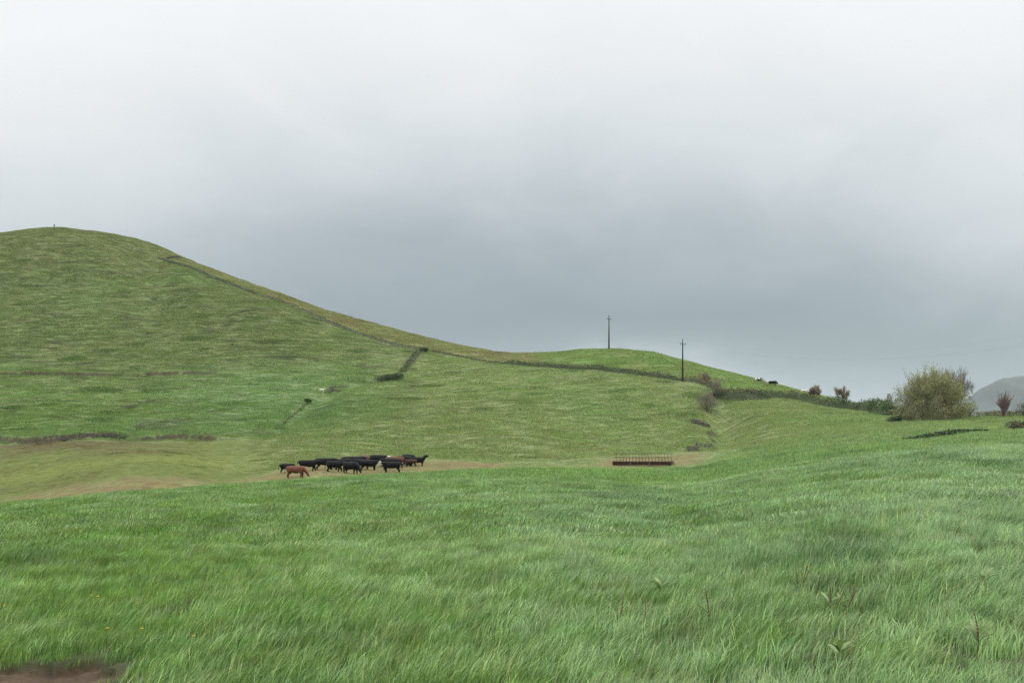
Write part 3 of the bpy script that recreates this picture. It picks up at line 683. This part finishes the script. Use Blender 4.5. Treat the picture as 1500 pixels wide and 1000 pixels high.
# bracken and bramble hedge right of the nearer pole
hedge_bank('bracken_hedge', [(1003, 557.5), (1015, 558.5), (1028, 561), (1042, 567)], 1.9, 2.6, 230, [RUST, (.19, .12, .075), (.13, .09, .06), DG2], 'reddish bracken hedge just right of the nearer pole', 'hedge', lo=150, seed=41, leaf=.22)
hedge_bank('bramble_hedge', [(1052, 581), (1065, 583), (1085, 585), (1100, 584), (1114, 583)], 2.7, 4.6, 460, [DG, DG2, (.03, .05, .02)], 'thick bramble hedge with rusty bracken on top, right of the bare bushes', 'hedge', lo=150, seed=42, leaf=.24, top=[RUST, (.20, .135, .09), (.14, .10, .065)])
hedge_bank('bramble_hedge', [(1114, 581), (1140, 582), (1165, 584), (1185, 588), (1205, 593)], 1.9, 3.6, 300, [DG2, MGN, (.12, .13, .06)], 'low dark hedge with straw brown top running below the two grazing cows', 'hedge', lo=150, seed=43, leaf=.24, top=[STRAW, RUST, (.12, .12, .05)])
hedge_bank('bramble_hedge', [(1205, 594), (1230, 598), (1255, 601), (1280, 604), (1306, 609)], 2.7, 3.6, 380, [DG, DG2, MGN, (.13, .15, .07)], 'dark green hedge leading down to the big willow', 'hedge', lo=150, seed=44, leaf=.24)
GRYT = simple('grey_twigs', (.19, .165, .155), .9, .3, 2)
REDT = simple('reddish_twigs', (.17, .115, .10), .9, .3, 2)
PUR = [(.185, .155, .142), (.15, .128, .115), (.215, .18, .16), (.13, .115, .095)]
gb = 'bare bushes at the hedge corner'
shrub('bare_bush', 1035, 562, 1.9, 2.6, PUR, 'smallest bare grey bush, behind the other two at the hedge corner', lo=170, seed=51, n=2600, leaf=.11, stems=14, cat='bush', group=gb, lob=4)
shrub('bare_bush', 1048, 582, 3.2, 4.4, PUR, 'tall narrow bare grey bush between the hedge and the round bush', lo=170, seed=52, n=5200, leaf=.11, stems=22, cat='bush', group=gb, lob=6)
shrub('bare_bush', 1037, 603, 3.9, 4.0, PUR, 'round purplish grey bare bush at the top of the gully', lo=150, seed=53, n=6500, leaf=.11, stems=24, cat='bush', group=gb, lob=7)
bt = dict(leafc=[(.23, .175, .135), (.18, .145, .11), (.27, .23, .15)], twigm=REDT)
tree('small_tree', 1197, 588, 3.4, 'small brownish tree on the hedge beside the half-hidden white cow', lo=150, seed=54, stems=3, lean=.4, lvl=3, leafn=8000, leaf=.12, trunk=.09, wid=3.4, nb=(3, 5), group='small trees in the far hedge', **bt)
tree('small_tree', 1233, 597, 4.1, 'small sparse brown tree standing alone above the dark green hedge', lo=150, seed=55, stems=3, lean=.45, lvl=3, leafn=8000, leaf=.12, trunk=.10, wid=4.0, nb=(3, 5), group='small trees in the far hedge', **bt)
shrub('green_shrub', 1287, 606, 3.6, 2.6, [MGN, (.09, .13, .06), DG2], 'pale green leafy shrub at the hedge end left of the big willow', lo=140, seed=34, n=2200, leaf=.2)
tree('small_tree', 1302, 606, 3.9, 'bare twiggy tree tucked behind the left side of the big willow', lo=140, seed=56, stems=4, lean=.5, lvl=3, leafn=1800, leaf=.12, trunk=.09, wid=3.4, nb=(3, 5), ymove=4, **bt)

# the big willow and the bare tree behind it
WIL = simple('willow_bark', (.095, .085, .062), .9, .35, 3, .01)
OLV = simple('olive_twigs', (.175, .165, .09), .9, .3, 2)
tree('willow_tree', 1364, 614.5, 8.5, 'big rounded willow in thin yellowish green leaf, largest tree on the right', lo=115, seed=61, stems=15, lean=.95, lvl=3, leafc=[(.30, .295, .155), (.25, .25, .125), (.36, .35, .195), (.20, .205, .10)], leafn=24000, leaf=.13, dome=60000, trunk=.14, spread=.55, up=.10, nb=(4, 6), wid=10.6, twigm=OLV, first=.42, fill=.25)
tree('bare_tree', 1395, 614, 8.1, 'bare grey tree showing behind the right shoulder of the big willow', lo=115, seed=62, stems=4, lean=.5, lvl=4, leafc=[(.16, .15, .11)], leafn=15000, leaf=.085, trunk=.17, spread=.75, up=.04, nb=(5, 7), wid=7.6, twigm=GRYT, ymove=5, minr=.013)
shrub('willow_scrub', 1413, 613.5, 3.6, 2.9, [(.28, .30, .135), (.24, .26, .115), (.17, .20, .085)], 'low yellow green scrub at the right foot of the big willow', lo=115, seed=35, n=2600, leaf=.16)
shrub('willow_scrub', 1325, 615, 3.2, 2.6, [(.28, .275, .145), (.22, .22, .11), (.16, .15, .085)], 'low olive scrub at the left foot of the big willow', lo=115, seed=36, n=2000, leaf=.16)
shrub('bramble_clump', 1312, 618, 2.4, 1.0, [DG, DG2, MGN], 'dark bramble clump creeping out left of the big willow', lo=110, seed=37, n=1300, leaf=.2, long=.6)
hedge_bank('ridge_scrub', [(1335, 615), (1360, 614.5), (1400, 613), (1440, 611), (1475, 610.5), (1515, 610)], 1.25, 2.4, 240, [(.16, .18, .075), MGN, (.13, .115, .065), STRAW, (.12, .15, .06)], 'rough tussocky scrub along the ridge below the big willow and the pollard', 'scrub', lo=110, seed=45, leaf=.18, bank=False)
tree('pollard_willow', 1467, 612, 3.9, 'small pollarded willow with a short black trunk and upright reddish rods', lo=110, seed=63, stems=1, lean=.1, lvl=2, trunk=.26, spread=.62, up=.5, nb=(12, 15), wid=3.0, twigm=REDT, first=.36, minr=.011, shrink=1.25)
shrub('edge_shrub', 1501, 611, 2.6, 2.8, [BRN, MGN, (.13, .11, .07)], 'brownish green shrub cut by the right edge of the picture', lo=110, seed=38, n=1500, leaf=.15)
shrub('bramble_clump', 1492, 629, 2.6, 1.1, [DG, STRAW, BRN, DG2], 'tangled bramble clump with straw stalks near the right edge', lo=85, seed=39, n=1300, leaf=.16, long=.6)
hedge_bank('rush_bank', [(1333, 644), (1350, 643), (1372, 640), (1395, 637), (1415, 634), (1438, 632)], .75, 1.5, 130, [DG, (.03, .06, .02), DG2], 'dark green line of rushes along a small step in the right field', 'rushes', lo=75, seed=46, leaf=.22, bank=False)

# ------------------------------------------------------------------ utility poles and wires
POLE = simple('tarred_wood', (.016, .016, .018), .85, .3, 4, .01)
STEEL = simple('dull_steel', (.09, .09, .09), .6, .2, 8, metal=.6)
CERAM = simple('brown_ceramic', (.10, .05, .03), .3, .2, 8)
def pole(loc, h, arm, label, rz):
    r = empty('utility_pole', loc, rz); tag(r, label, 'utility pole', 'utility poles on the knoll')
    b = MB(); zs = np.linspace(-.5, h, 12); b.tube(np.stack([0 * zs, 0 * zs, zs], 1), .235 - .145 * np.clip(zs / h, 0, 1), 10); b.build('pole_shaft', POLE, r, True)
    za = h - (h * .105)
    b = MB(); b.box((0, -.13, za), (arm, .09, .11)); b.tube([(-arm * .32, -.13, za - .05), (0, -.14, za - .75)], .02, 5); b.tube([(arm * .32, -.13, za - .05), (0, -.14, za - .75)], .02, 5); b.build('crossarm', STEEL, r)
    tops = []
    for x, z in ((-arm * .45, za + .06), (arm * .45, za + .06), (0, h)):
        b = MB(); y = -.13 if x else 0
        b.tube([(x, y, z - .02), (x, y, z + .1)], .012, 5)
        q = np.linspace(0, 1, 7); b.tube([(x, y, z + .08 + .17 * t) for t in q], [.03, .055, .035, .055, .035, .05, .02], 8); b.build('insulator', CERAM, r, True)
        tops.append((x, y, z + .24))
    return r, [np.array(loc) + np.array([t[0] * math.cos(rz) - t[1] * math.sin(rz), t[0] * math.sin(rz) + t[1] * math.cos(rz), t[2]]) for t in tops]
pa = np.array(at(892, 511.5, 240)); pb = np.array(at(1000, 558.5, 170))
pc = np.array([75.4, 110.0, 0]); pc[2] = float(gz(pc[0], pc[1]))
_, ta = pole(pa, 49.5 / F * pa[1], 1.35, 'farther black utility pole with crossarm standing on the knoll skyline', math.radians(20))
_, tb = pole(pb, 61 / F * pb[1], 1.55, 'nearer black utility pole with crossarm beside the reddish bracken hedge', math.radians(24))
hc = 11.5 - pc[2]
_, tcp = pole(pc, hc, 1.55, 'black utility pole beyond the right edge carrying the wires on', math.radians(30))
WIRE = simple('wire', (.06, .06, .065), .6, .1, 1)
for i, nm in enumerate(('left crossarm tip', 'right crossarm tip', 'pole top')):
    b = MB(); P = []
    for a, c, sag in ((ta[i], tb[i], 1.6), (tb[i], tcp[i], 4.3)):
        t = np.linspace(0, 1, 40)[:, None]; q = a + (c - a) * t; q[:, 2] -= (4 * sag * t * (1 - t))[:, 0]; P.append(q)
    b.tube(np.concatenate([P[0], P[1][1:]]), .0024, 5)
    tag(b.build('power_wire', WIRE), f'thin sagging wire strung between the utility poles from each {nm}', 'wire', 'wires between the utility poles')

# marker on the summit
r = empty('summit_marker', at(79.5, 334, 330)); tag(r, 'tiny dark marker post on the very top of the big left hill', 'marker post')
b = MB(); b.tube([(0, 0, -.3), (0, 0, .75)], [.09, .08], 8); b.build('post', STEEL, r, True)
b = MB(); q = np.linspace(0, 1, 8); b.tube([(0, 0, .66 + .62 * t) for t in q], .30 * np.sqrt(np.clip(1 - (2 * q - 1) ** 2, .05, 1)), 10); b.build('cap_stone', simple('dark_stone', (.03, .035, .04), .8), r, True)

# ------------------------------------------------------------------ hay feeder
RUSTY = simple('rusty_sheet', (.050, .026, .020), .8, .5, 3, .004)
RAIL = simple('rusty_tube', (.075, .048, .034), .7, .4, 4)
PALE = simple('pale_galvanised_post', (.26, .20, .15), .6, .2, 4)
fl = np.array(at(899, 681.3, 100)); fr = np.array(at(984, 681.6, 100)); dv = fr - fl
Lx = float(np.hypot(dv[0], dv[1])); rz = math.atan2(dv[1], dv[0])
mc = (fl + fr) / 2; mc[2] = float(min(gz(fl[0], fl[1]), gz(fr[0], fr[1]), gz(mc[0], mc[1])))
mc[2] += .03; r = empty('hay_feeder', mc, rz); tag(r, 'long rusty cattle feeder with barred hay rack standing on bare earth', 'cattle feeder')
dz = float(fr[2] - fl[2]) / Lx
def fz(x): return x * dz
W2, TH = .55, .50
b = MB(); h2 = Lx / 2
# open trough: two sloping sides, floor and end plates with real thickness
def plate(b, a, c, d, e, th):
    a, c, d, e = [np.array(q, float) for q in (a, c, d, e)]; nrm = np.cross(c - a, e - a); nrm /= np.linalg.norm(nrm)
    V = np.array([a, c, d, e]); V = np.concatenate([V - nrm * th / 2, V + nrm * th / 2])
    b.add(V, [[3, 2, 1, 0], [4, 5, 6, 7], [0, 1, 5, 4], [1, 2, 6, 5], [2, 3, 7, 6], [3, 0, 4, 7]])
zl, zr = fz(-h2), fz(h2)
plate(b, (-h2, -W2 * .8, zl + .10), (h2, -W2 * .8, zr + .10), (h2, -W2, zr + TH), (-h2, -W2, zl + TH), .02)
plate(b, (-h2, W2 * .8, zl + .10), (h2, W2 * .8, zr + .10), (h2, W2, zr + TH), (-h2, W2, zl + TH), .02)
plate(b, (-h2, -W2 * .8, zl + .10), (h2, -W2 * .8, zr + .10), (h2, W2 * .8, zr + .10), (-h2, W2 * .8, zl + .10), .02)
for s, z in ((-h2, zl), (h2, zr)): plate(b, (s, -W2 * .8, z + .10), (s, W2 * .8, z + .10), (s, W2, z + TH), (s, -W2, z + TH), .022)
b.build('trough', RUSTY, r)
b = MB(); b.tube([(-h2 - .03, -W2 - .02, zl + TH), (h2 + .03, -W2 - .02, zr + TH)], .03, 6); b.build('rim_rail', RAIL, r, True)
rails = [('front', -W2 + .03, .98, -W2 + .22), ('rear', W2 - .03, 1.42, W2 - .02)]
for nm, y0, ht, y1 in rails:
    b = MB(); b.tube([(-h2, y1, zl + ht), (h2, y1, zr + ht)], .026, 6); b.build('rail', RAIL, r, True)
    if nm == 'rear':
        b = MB(); b.tube([(-h2, y0, zl + .98), (h2, y0, zr + .98)], .02, 6); b.build('rail', RAIL, r, True)
    nb_ = 18
    for k in range(nb_):
        x = -h2 + Lx * (k + .4) / nb_; b = MB(); b.tube([(x + (.1 if nm == 'rear' else 0), y0, fz(x) + TH - .1), (x, y1, fz(x) + ht)], .019, 5); b.build('bar', RAIL, r, True)
for x in (-h2 + Lx * .315, -h2 + Lx * .645):
    b = MB(); b.tube([(x - .1, -W2 - .09, fz(x) - .15), (x + .12, -W2 + .12, fz(x) + 1.0)], .035, 6); b.build('support_post', PALE, r, True)
for sx in (-1, 1):
    for sy in (-1, 1):
        b = MB(); b.box((sx * h2 * .93, sy * W2 * .6, fz(sx * h2 * .93) - .08), (.1, .1, .40)); b.build('leg', RUSTY, r)
b = MB(); b.tube([(h2 + .0, -W2 * .5, zr + .55), (h2 + .30, -W2 * .55, zr + .50), (h2 + .36, -W2 * .6, zr + .1), (h2 + .38, -W2 * .6, zr - .12)], [.06, .06, .05, .04], 6); b.build('drawbar', RUSTY, r, True)

# ------------------------------------------------------------------ cattle
def hide(name, c, rough=.6):
    m = simple(name, c, rough, .22, 5, .004, spec=.12); return m
BLACK, BROWN, DARKB = hide('black_hide', (.004, .004, .005)), hide('red_brown_hide', (.12, .046, .029)), hide('dark_brown_hide', (.05, .026, .02))
WHITE, CREAM = hide('white_hide', (.52, .50, .47)), hide('cream_hide', (.62, .60, .52))
HOOF = simple('hoof', (.03, .027, .024), .5)
TAN = hide('tan_hide', (.10, .045, .027))
def cow_mesh(name, pose, coat, face=None, patches=None, seed=0, calf=False, rump=None):
    """one continuous body grown from a jointed skeleton; x is forward"""
    g = np.random.default_rng(seed); V, R, E = [], [], []
    def n(p, r, par=None):
        V.append(p); R.append(r)
        if par is not None: E.append((par, len(V) - 1))
        return len(V) - 1
    th = .80 if calf else 1.0
    pel = n((-.62, 0, 1.04), .34 * th); 
    tl = n((-.84, 0, 1.12), .23 * th, pel)
    lo = n((-.25, 0, 1.00), .39 * th, pel); be = n((.12, 0, .96), .43 * th, lo); ch = n((.46, 0, .97), .42 * th, be); sh = n((.68, 0, 1.06), .33 * th, ch)
    if pose == 'graze': nk = [(.88, 0, .95, .22), (1.06, 0, .74, .155), (1.17, 0, .54, .135), (1.27, 0, .32, .10), (1.32, 0, .18, .07)]
    elif pose == 'alert': nk = [(.84, 0, 1.24, .24), (.96, 0, 1.38, .18), (1.08, 0, 1.45, .145), (1.26, 0, 1.37, .115), (1.37, 0, 1.31, .085)]
    elif pose == 'turn': nk = [(.92, .05, 1.17, .19), (1.08, .16, 1.26, .15), (1.18, .30, 1.27, .125), (1.24, .50, 1.17, .10), (1.26, .62, 1.10, .075)]
    else: nk = [(.90, 0, 1.10, .24), (1.06, 0, 1.13, .18), (1.19, 0, 1.12, .15), (1.34, 0, .98, .115), (1.42, 0, .89, .085)]
    pr = sh; ids = []
    for a, bb_, c, rr in nk: pr = n((a, bb_, c), rr * th, pr); ids.append(pr)
    hd = np.array(nk[2][:3]); hd0 = (hd - np.array([0, 0, .58 * .26 if hd[2] > .58 else hd[2] * .26])) * 1.11; fw = np.array(nk[3][:3]) - hd; fw /= np.linalg.norm(fw); sd = np.cross((0, 0, 1), fw); sd /= np.linalg.norm(sd); upv = np.cross(fw, sd)
    for s in (-1, 1):
        e1 = n(tuple(hd + sd * s * .13 + upv * .05 - fw * .05), .04, ids[2]); n(tuple(hd + sd * s * .27 + upv * .03 - fw * .09), .028, e1)
    st = {'walk': (.14, -.12)}.get(pose, (.04, -.03))
    for s in (-1, 1):
        o = st[0] if s > 0 else st[1]
        a = n((.60, s * .17, .74), .16 * th, ch); a = n((.60 + o * .6, s * .17, .44), .088, a); a = n((.59 + o, s * .17, .13), .060, a); n((.62 + o, s * .17, .035), .058, a)
        o = -o
        a = n((-.58, s * .17, .76), .22 * th, pel); a = n((-.56 + o * .4, s * .185, .60), .14 * th, a); a = n((-.76 + o * .7, s * .18, .42), .080, a); a = n((-.72 + o, s * .18, .13), .058, a); n((-.68 + o, s * .18, .035), .058, a)
    a = n((-1.0, .0, 1.10), .035, tl); a = n((-1.05, .02, .80), .026, a); n((-1.04, .03, .50), .045, a)
    me = bpy.data.meshes.new(name); me.from_pydata([tuple(v) for v in V], E, [])
    ob = bpy.data.objects.new(name, me); COL.objects.link(ob)
    md = ob.modifiers.new('skin', 'SKIN'); md.use_smooth_shade = True
    sk = me.skin_vertices[0].data
    for i, rr in enumerate(R): sk[i].radius = (rr, rr)
    sk[pel].use_root = True
    s2 = ob.modifiers.new('sub', 'SUBSURF'); s2.levels = 1; s2.render_levels = 1
    dg = bpy.context.evaluated_depsgraph_get(); res = bpy.data.meshes.new_from_object(ob.evaluated_get(dg)); res.name = name
    bpy.data.objects.remove(ob); bpy.data.meshes.remove(me)
    nv = len(res.vertices); co = np.zeros(nv * 3, np.float32); res.vertices.foreach_get('co', co); co = co.reshape(-1, 3)
    body = (co[:, 2] > .55) & (np.abs(co[:, 0]) < .95); co[:, 1] *= np.where(body, .84, 1.0)
    back = (co[:, 0] > -.8) & (co[:, 0] < .75) & (co[:, 2] > 1.26); co[back, 2] = 1.26 + (co[back, 2] - 1.26) * .55    # level back line
    co[:, 2] -= co[:, 2].min(); zc = .58; co[:, 2] = np.where(co[:, 2] < zc, co[:, 2] * .74, co[:, 2] - zc * .26); co *= 1.11
    res.vertices.foreach_set('co', co.ravel())
    res.materials.clear(); mats = [coat, HOOF, face or coat, patches or rump or coat]
    for m in mats: res.materials.append(m)
    f = len(res.polygons); cen = np.zeros(f * 3, np.float32); res.polygons.foreach_get('center', cen); cen = cen.reshape(-1, 3)
    mi = np.zeros(f, np.int32); 
    if patches: mi[(fbm(cen[:, 0] * 1.5 + seed, cen[:, 2] * 1.6 + cen[:, 1] * 1.2, seed, 2) > .03)] = 3
    if rump: mi[(cen[:, 0] < -.55) & (cen[:, 2] > .4)] = 3
    if face:
        pr_ = (cen - hd0) @ fw; mi[(pr_ > -.06) & (np.linalg.norm(cen - hd0, axis=1) < .42)] = 2
    mi[cen[:, 2] < .06] = 1
    res.polygons.foreach_set('material_index', mi); res.polygons.foreach_set('use_smooth', np.ones(f, bool)); res.update()
    return res
MESH = {}
def cow(u, v, deg, pose, coat, label, sc=1.0, cat='cow', group='cattle herd on the bare earth', lo=92, dy=0, key=None, **kw):
    k = key or (pose, coat.name, kw.get('face') and kw['face'].name, kw.get('patches') and kw['patches'].name, kw.get('calf'))
    if k not in MESH: MESH[k] = cow_mesh('calf' if kw.get('calf') else 'cow', pose, coat, seed=len(MESH), **kw)
    o = bpy.data.objects.new('calf' if kw.get('calf') else 'cow', MESH[k]); COL.objects.link(o)
    p = at(u, v, lo)
    if dy: p = Vector((p.x * (p.y + dy) / p.y, p.y + dy, 0)); p.z = float(gz(p.x, p.y))
    o.location = (p.x, p.y, p.z - .03); o.rotation_euler = (0, 0, math.radians(deg)); sc *= 1.0; o.scale = (sc,) * 3
    return tag(o, label, cat, group)
cow(421, 692, 8, 'graze', BLACK, 'black yearling grazing at the far left end of the herd, partly behind the red-brown cow', .86)
cow(433, 699, -6, 'graze', BROWN, 'red-brown cow grazing in front at the left end of the herd', 1.0)
cow(451, 689.5, 8, 'walk', BLACK, 'black cow standing broadside just right of the red-brown grazing cow', 1.05)
cow(476, 687.5, 6, 'stand', BLACK, 'black cow behind, fourth from the left end of the herd', 1.12)
cow(490, 690.5, -12, 'walk', BLACK, 'black cow striding in front, fifth from the left end of the herd', 1.0)
cow(503, 687.5, 14, 'graze', BLACK, 'black cow with lowered head in the second rank, left of the grazing front cow', 1.04)
cow(514, 693, -35, 'graze', BLACK, 'black cow grazing head down at the front centre of the herd', 1.06)
cow(516, 686, 10, 'stand', BLACK, 'black cow in the back rank, left of the tan-backed cow', 1.2)
cow(540, 688.5, 4, 'stand', BLACK, 'white-faced black cow broadside in the middle of the herd, facing right', 1.0, face=WHITE)
cow(537, 683, 172, 'graze', TAN, 'tan-backed cow showing only its back behind the black cows in the middle', 1.12)
cow(528, 687, 190, 'graze', BLACK, 'black cow with lowered head directly left of the white-faced broadside cow', 1.0)
cow(554, 683.5, -28, 'stand', BLACK, 'tall white-faced black cow at the back, right of the tan-backed cow', 1.22, face=WHITE)
cow(574, 691.5, 187, 'stand', BLACK, 'white-faced black cow in front facing left, right half of the herd', 1.0, face=WHITE)
cow(573, 688, 176, 'stand', BLACK, 'black cow hidden behind the left-facing white-faced cow', 1.12)
cow(578, 684.5, 182, 'graze', TAN, 'tan cow with its rump showing right of the left-facing white-faced cow', 1.1)
cow(591, 682, 165, 'graze', BLACK, 'black cow with lowered head right of the tan rump, at the back', 1.02)
cow(600, 681, 125, 'stand', BLACK, 'black cow seen end-on at the back of the right end of the herd', 1.14)
cow(602, 683.3, 170, 'graze', DARKB, 'small dark brown calf in front of the cows at the right end', .78, cat='calf', calf=True)
cow(611, 682.5, 12, 'alert', BLACK, 'black cow with raised head at the far right end of the herd', .95)
cow(471.5, 574, 0, 'stand', CREAM, 'lone small white calf beside the slipped bank on the hillside', .52, cat='calf', group=None, lo=160, calf=True)
cow(1112.5, 560, 185, 'graze', BLACK, 'black and white cow grazing highest on the right skyline', .84, group='dairy cows on the right skyline', lo=170, patches=WHITE)
cow(1132, 564.5, -12, 'graze', BLACK, 'mostly black cow grazing lower on the right skyline beside a white one', .86, group='dairy cows on the right skyline', lo=170, face=WHITE, key='hf2')
cow(1127, 564, 175, 'graze', WHITE, 'white cow half hidden behind the mostly black cow on the skyline', .62, group='dairy cows on the right skyline', lo=170, dy=2.2)
cow(1178, 577, 172, 'graze', WHITE, 'pale cow half sunk behind the brow left of the small brownish tree', .62, group='dairy cows on the right skyline', lo=170, dy=3.5)

# ------------------------------------------------------------------ docks and dandelions in the near grass
STALK = simple('dock_stalk', (.11, .075, .045), .8); SEED = simple('dock_seed', (.12, .065, .042), .85)
def dleaf(name, c):
    m, nt, p, out = newmat(name); tc = N(nt, 'ShaderNodeTexCoord')
    L(nt, ramp(nt, noisen(nt, tc.outputs['Object'], 6, 4), [(.3, tuple(x * .7 for x in c)), (.7, tuple(x * 1.2 for x in c))]), p.inputs['Base Color']); p.inputs['Roughness'].default_value = .5
    t = N(nt, 'ShaderNodeBsdfTranslucent'); t.inputs['Color'].default_value = (*c, 1); mx = N(nt, 'ShaderNodeMixShader'); mx.inputs[0].default_value = .3
    L(nt, p.outputs[0], mx.inputs[1]); L(nt, t.outputs[0], mx.inputs[2]); L(nt, mx.outputs[0], out.inputs['Surface']); return m
DL, DLY = dleaf('dock_leaf', (.15, .225, .06)), dleaf('dock_leaf_pale', (.17, .205, .07))
def leaf_blade(b, g, base, az, ln, wd, el):
    s = np.linspace(0, 1, 7); a = el - s * 1.0; hx = np.concatenate([[0], np.cumsum(np.cos(a[:-1]))]) * ln / 6; hz = np.concatenate([[0], np.cumsum(np.sin(a[:-1]))]) * ln / 6
    w_ = wd * np.sin(np.pi * np.clip(s * .93 + .05, 0, 1)) ** .8 * .5; w_[0] = wd * .06
    c, sn = math.cos(az), math.sin(az); P = np.stack([base[0] + hx * c, base[1] + hx * sn, base[2] + hz], 1); sd = np.array([-sn, c, 0])
    wv = 1 + .15 * np.sin(s * 17 + g.random() * 6); V = np.concatenate([P - sd * (w_ * wv)[:, None] + [0, 0, .012], P, P + sd * (w_ * wv)[:, None] + [0, 0, .012]])
    i = np.arange(6); b.add(V, np.concatenate([np.stack([i, i + 7, i + 8, i + 1], -1), np.stack([i + 7, i + 14, i + 15, i + 8], -1)]))
def dock(u, v, leaves, stalks, label, seed, mat=None, ln=.23, hgt=.55, kind='dock_plant'):
    g = np.random.default_rng(seed); p = np.array(at(u, v, 7)); r = empty(kind, p); tag(r, label, 'dock plant', 'dock plants in the near grass')
    for i in range(leaves):
        b = MB(); leaf_blade(b, g, (0, 0, .12 + .1 * g.random()), g.uniform(0, 6.28), ln * g.uniform(.8, 1.2), ln * .30, g.uniform(.9, 1.35)); b.build('leaf', mat or DL, r, True)
    for i in range(stalks):
        a = g.uniform(0, 6.28); t = np.linspace(0, 1, 6)[:, None]; top = np.array([.14 * math.cos(a) + .10, .12 * math.sin(a), hgt * g.uniform(.85, 1.1)])
        P = top * t + np.array([.03, 0, 0]) * np.sin(t * 3); b = MB(); b.tube(P, np.linspace(.008, .004, 6), 5)
        st = b.build('stalk', STALK, r, True); tt = np.linspace(.42, 1.03, 16)[:, None]; Q = top * tt + np.array([.03, 0, 0]) * np.sin(tt * 3)
        rr = .011 * (1.4 - tt[:, 0]) * (.45 + .9 * (np.arange(16) % 2)) * g.uniform(.7, 1.3, 16); b = MB(); b.tube(Q, rr, 6); b.build('seed_head', SEED, st)
dock(1166, 872, 2, 3, 'dock with red-brown seed stalks standing farthest back on the right', 71)
dock(1215, 905, 3, 2, 'dock with rusty stalks, left one of the close pair', 72)
dock(1233, 903, 2, 2, 'dock with rusty leaning stalks, right one of the close pair', 73)
dock(1037, 925, 1, 2, 'thin reddish dock stalks alone in the grass left of the close pair', 74, hgt=.6)
dock(902, 922, 0, 1, 'single thin reddish dock stalk near the middle of the near grass', 75, hgt=.55)
dock(941, 924, 1, 1, 'short reddish dock stalk just right of the single middle one', 76, hgt=.45)
dock(1230, 984, 7, 0, 'broad pale-leaved dock rosette at the bottom edge of the grass', 77, DL, .24)
dock(1432, 965, 5, 1, 'yellow-green dock rosette in the bottom right corner', 78, DL, .28, .5)
dock(1441, 866, 4, 0, 'small yellow-green dock leaf tuft near the right edge', 79, DL, .26)
dock(968, 880, 4, 0, 'small green dock leaf tuft right of the middle', 80, DL, .3)
PETAL = simple('dandelion_yellow', (.78, .58, .03), .6, .15, 20); STEM = simple('flower_stem', (.12, .20, .06), .6)
def dandelion(u, v, label, seed):
    g = np.random.default_rng(seed); p = np.array(at(u, v, 7)); r = empty('dandelion', p); tag(r, label, 'flower', 'yellow dandelions by the earth bank')
    top = np.array([.05, -.06, .30]); b = MB(); b.tube([(0, 0, 0), (.02, -.02, .16), top], .004, 5); b.build('stem', STEM, r, True)
    m = 46; b = MB(); a = g.uniform(0, 6.28, m); el = g.uniform(.1, 1.4, m); ln = .022 * (1.1 - .25 * el)
    d = np.stack([np.cos(a) * np.cos(el), np.sin(a) * np.cos(el), np.sin(el)], 1); sd = np.stack([-np.sin(a), np.cos(a), 0 * a], 1) * .0055
    V = np.stack([top - sd, top + sd, top + d * ln[:, None] + sd, top + d * ln[:, None] - sd], 1); b.add(V, np.arange(4 * m).reshape(m, 4)); b.build('petals', PETAL, r)
for i, (u, v, l) in enumerate([(131, 897, 'left flower of the topmost pair of dandelions'), (141, 900, 'right flower of the topmost pair of dandelions'), (198, 913, 'dandelion standing alone right of the topmost pair'),
        (155, 952, 'left dandelion of the two nearest the earth bank'), (205, 956, 'right dandelion of the two nearest the earth bank'), (280, 966, 'dandelion farthest right of the earth bank'), (4, 915, 'dandelion at the left edge of the picture')]):
    dandelion(u, v, 'yellow ' + l if not l.startswith('yellow') else l, 90 + i)

# ------------------------------------------------------------------ haze
m = bpy.data.materials.new('haze'); m.use_nodes = True; nt = m.node_tree; nt.nodes.clear()
ho = N(nt, 'ShaderNodeOutputMaterial'); pv = N(nt, 'ShaderNodeVolumePrincipled'); pv.inputs['Color'].default_value = (.52, .585, .64, 1); pv.inputs['Density'].default_value = HAZE; pv.inputs['Anisotropy'].default_value = .2
L(nt, pv.outputs[0], ho.inputs['Volume'])
b = MB(); b.box((0, 4400, (-110 + 300) / 2), (16000, 9600, 410)); o = b.build('haze', m); tag(o, kind='stuff')
